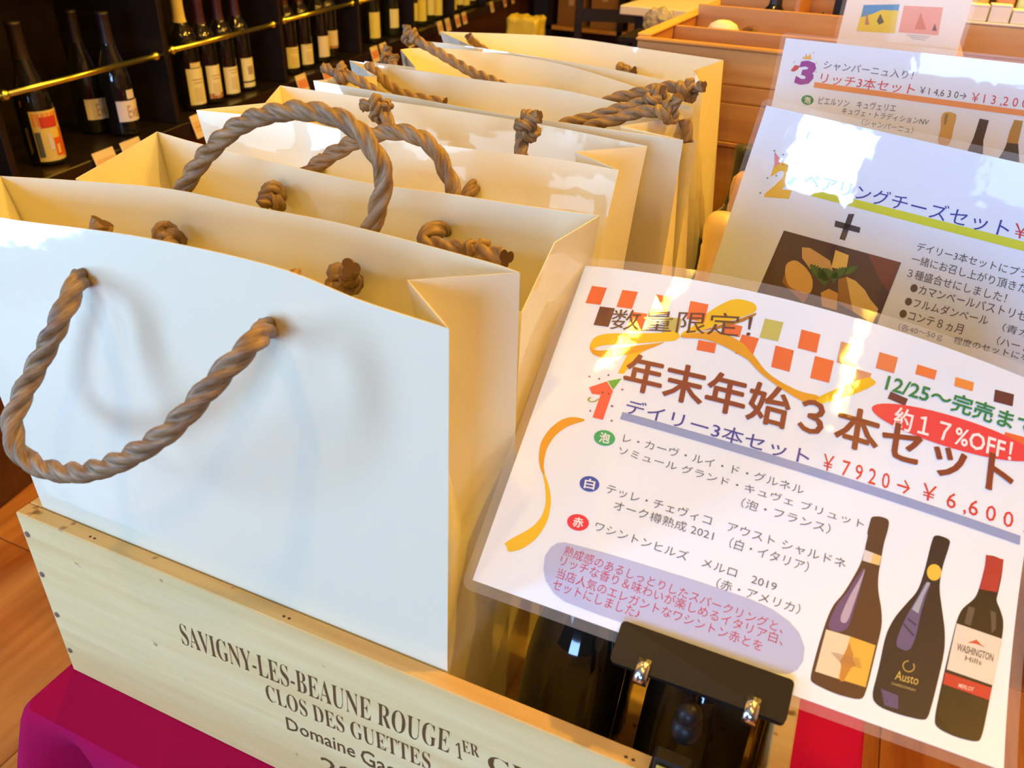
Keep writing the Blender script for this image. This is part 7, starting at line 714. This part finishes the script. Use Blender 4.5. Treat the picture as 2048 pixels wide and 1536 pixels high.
zS = .0245
def sbot(label, at, n, rot=0, **k): k["lab"] = [(a - .024, b - .024, h, c, [((e[0], e[1], e[2], e[3], e[4] - .024, e[5] - .024, e[6]) if e[0] == "text" else (e[0], e[1], e[2], e[3] - .024, e[4] - .024, e[5])) for e in x]) for a, b, h, c, x in k["lab"]]; return bottle("wine_bottle", label, sh(at - .035, n, zS), rotz=RZ + rot, group=B_, **k)
sbot('bottle with yellow and orange label, half hidden behind the comic-label bottle', -.075, -.055, -.3, kind='bordeaux', lab=[(.035, .10, .9, (.78, .62, .15), [('art', -.5, .1, .05, .075, (.80, .20, .05)), ('art', .2, .7, .06, .09, (.55, .50, .10))]), (.15, .172, .6, (.85, .45, .08), [])], caps=(.014, .005, .005))
sbot('bottle with a big red and yellow comic-style label behind the first brass rail', .005, .012, -.25, kind='burgundy', lab=[(.035, .145, .95, (.80, .62, .18), comic)], caps=(.014, .005, .005), s=.95)
ev = [('text', 'Evolu', -.45, .75, .070, .102, (.45, .30, .30))]
sbot('dark bottle with a low white wrap label, behind its twin', .262, -.065, -.1, kind='burgundy', lab=[(.062, .114, 1.1, WHL, ev)], caps=(.014, .005, .005))
sbot('dark bottle with a low white wrap label, in front of its twin', .272, .012, -.05, kind='burgundy', lab=[(.062, .114, 1.1, WHL, ev), (.118, .140, .32, (.75, .74, .72), [])], caps=(.014, .005, .005))
CL = mat('clear_spirit_glass', (.35, .30, .18), .05, 0, 1)
sbot('clear-shouldered bottle with a cream stopper and a tall cream label', .565, .012, -.25, kind='bordeaux', glass=GLASS_DK, lab=[(.040, .135, .85, CR, shade_and_lines), (.137, .150, .5, (.80, .70, .35), [])], caps=(.80, .66, .32), s=.98)
sbot('bottle with tall cream label and reddish foot, right of the cream-stoppered one', .655, .012, -.2, lab=[(.040, .135, .85, CR, [('art', -.85, .85, .040, .055, (.45, .16, .08))] + shade_and_lines)])
sbot('bottle with plain cream label, third in its bay', .748, .012, -.2, lab=[(.035, .115, .95, CR, shade_and_lines)])
sbot('bottle with cream label crossed by a dark line, fourth in its bay', .845, .008, -.2, lab=[(.055, .125, .8, CR, [('art', -.3, .3, .075, .10, (.45, .38, .25))]), (.036, .050, .8, CR, [])])
sbot('cream-labelled bottle at the near end of the third bay', 1.135, .012, -.3, lab=[(.045, .115, .9, CR, shade_and_lines)])
sbot('cream-labelled bottle touching its neighbour in the third bay', 1.240, .012, -.3, lab=[(.040, .11, .9, CR, shade_and_lines)])
sbot('bottle with a smooth pale label, third in the third bay', 1.372, .012, -.3, lab=[(.045, .12, .9, (.80, .75, .52), [])])
sbot('bottle with a smaller pale label and brown foot, last of the third bay', 1.475, .0, -.3, lab=[(.060, .125, .8, (.78, .70, .60), [('art', -.8, .8, .060, .070, (.45, .25, .15))])])
far = []
YL = (.82, .76, .25)
p1 = sbot('bottle with a tall bright yellow-green label in the fourth bay', 1.86, .012, -.45, glass=GLASS_GN, lab=[(.045, .15, .95, YL, [])])
p2 = sbot('green bottle with a cream label beside the yellow-labelled one', 2.075, .012, -.45, glass=GLASS_GN, lab=[(.060, .14, .85, (.82, .80, .45), [])])
ordn = ['fifth', 'sixth', 'seventh', 'eighth', 'ninth', 'tenth']
for i in range(4):
    s0 = DIV[i + 5]
    for j, ds in enumerate((.12, .24, .36, .48)):
        c = copy_tree(p1 if (i + j) % 2 else p2); c.location = sh(s0 + ds, .012, zS); c['label'] = '%s bottle with a pale yellow label in the %s bay of the dark shelf' % (['first', 'second', 'third', 'fourth'][j], ordn[i])
# price tags
TAGC = mat('tag_card', (.84, .72, .50), .6); TAGP = mat('tag_pink', (.80, .30, .18), .6); TAGY = mat('tag_orange', (.80, .55, .30), .6)
tags = [(.085, TAGY, 'cream price tag with orange lines, nearest the camera'), (.180, TAGY, 'cream price tag with orange lines, second from the camera'), (.462, TAGY, 'cream price tag just past the first divider'), (1.055, TAGP, 'cream and pink price tag at the start of the third bay'), (1.245, TAGP, 'pink price tag in the middle of the third bay'), (1.68, TAGP, 'pink price tag at the start of the fourth bay'), (1.775, TAGP, 'pink price tag beside another in the fourth bay'), (2.08, TAGY, 'yellowish price tag behind a rope knot'),
        (2.50, TAGY, 'cream price tag past the fourth bay'), (2.62, TAGY, 'second cream price tag past the fourth bay'), (2.78, TAGP, 'pink price tag past the fifth divider'), (2.90, TAGP, 'pink price tag next to the fifth-divider one'), (3.45, TAGY, 'cream price tag in the seventh bay'), (3.75, TAGP, 'pink price tag in the seventh bay'), (3.95, TAGP, 'pink price tag in the eighth bay'), (4.35, TAGP, 'pink price tag near the far end of the shelf')]
for s, m2, lb in tags:
    wd = .035; s = s - .036; t = thing('price_tag', lb, 'price tag', sh(s, .0915, .002), 'price tags along the shelf edge')
    def TT_(u, l, z): return sh(s + u, .0990 + l - (z - .0) * .25, z)
    vs, fs = boxgeo(-wd, wd, -.0005, .0005, -.018, .038, 0); mesh('tag_card', [TT_(*v) for v in vs], fs, TAGC, t)
    vs, fs = boxgeo(-wd * .86, wd * .86, .0006, .0008, -.004, .022, 0); mesh('tag_print', [TT_(*v) for v in vs], fs, m2, t)
    vs, fs = boxgeo(-wd * .7, wd * .5, .0009, .0010, .008, .010, 0); mesh('tag_print', [TT_(*v) for v in vs], fs, mat('tag_ink', (.55, .25, .12), .6), t)

# ceiling lamps (the warm bulbs that light the shop)
LM = bpy.data.materials.new('lamp_glow'); LM.use_nodes = True; b = LM.node_tree.nodes['Principled BSDF']; b.inputs['Emission Color'].default_value = (1, .75, .42, 1); b.inputs['Emission Strength'].default_value = 60
for i, (x, y) in enumerate(SPOTS):
    t = thing('ceiling_lamp', 'small round brass ceiling lamp above the ' + ['front of the bags', 'near right of the signs', 'floor right of the signs', 'wooden crates', 'wine shelf, added to brighten its labels', 'right wall', 'back cabinet', 'white counter'][i], 'lamp', (x, y, 1.9), 'ceiling lamps of the shop')
    v, f = lathe([(.055, .10), (.06, .05), (.062, .04), (.058, .04), (.05, .09), (.0001, .095)], 20, (x, y, 1.9)); mesh('shade', v, f, BRASS, t, smooth=True)
    v, f = lathe([(.028 * sin(pi * k / 10) + .0001, -.028 * cos(pi * k / 10)) for k in range(11)], 16, (x, y, 1.955)); mesh('bulb', v, f, LM, t, smooth=True)
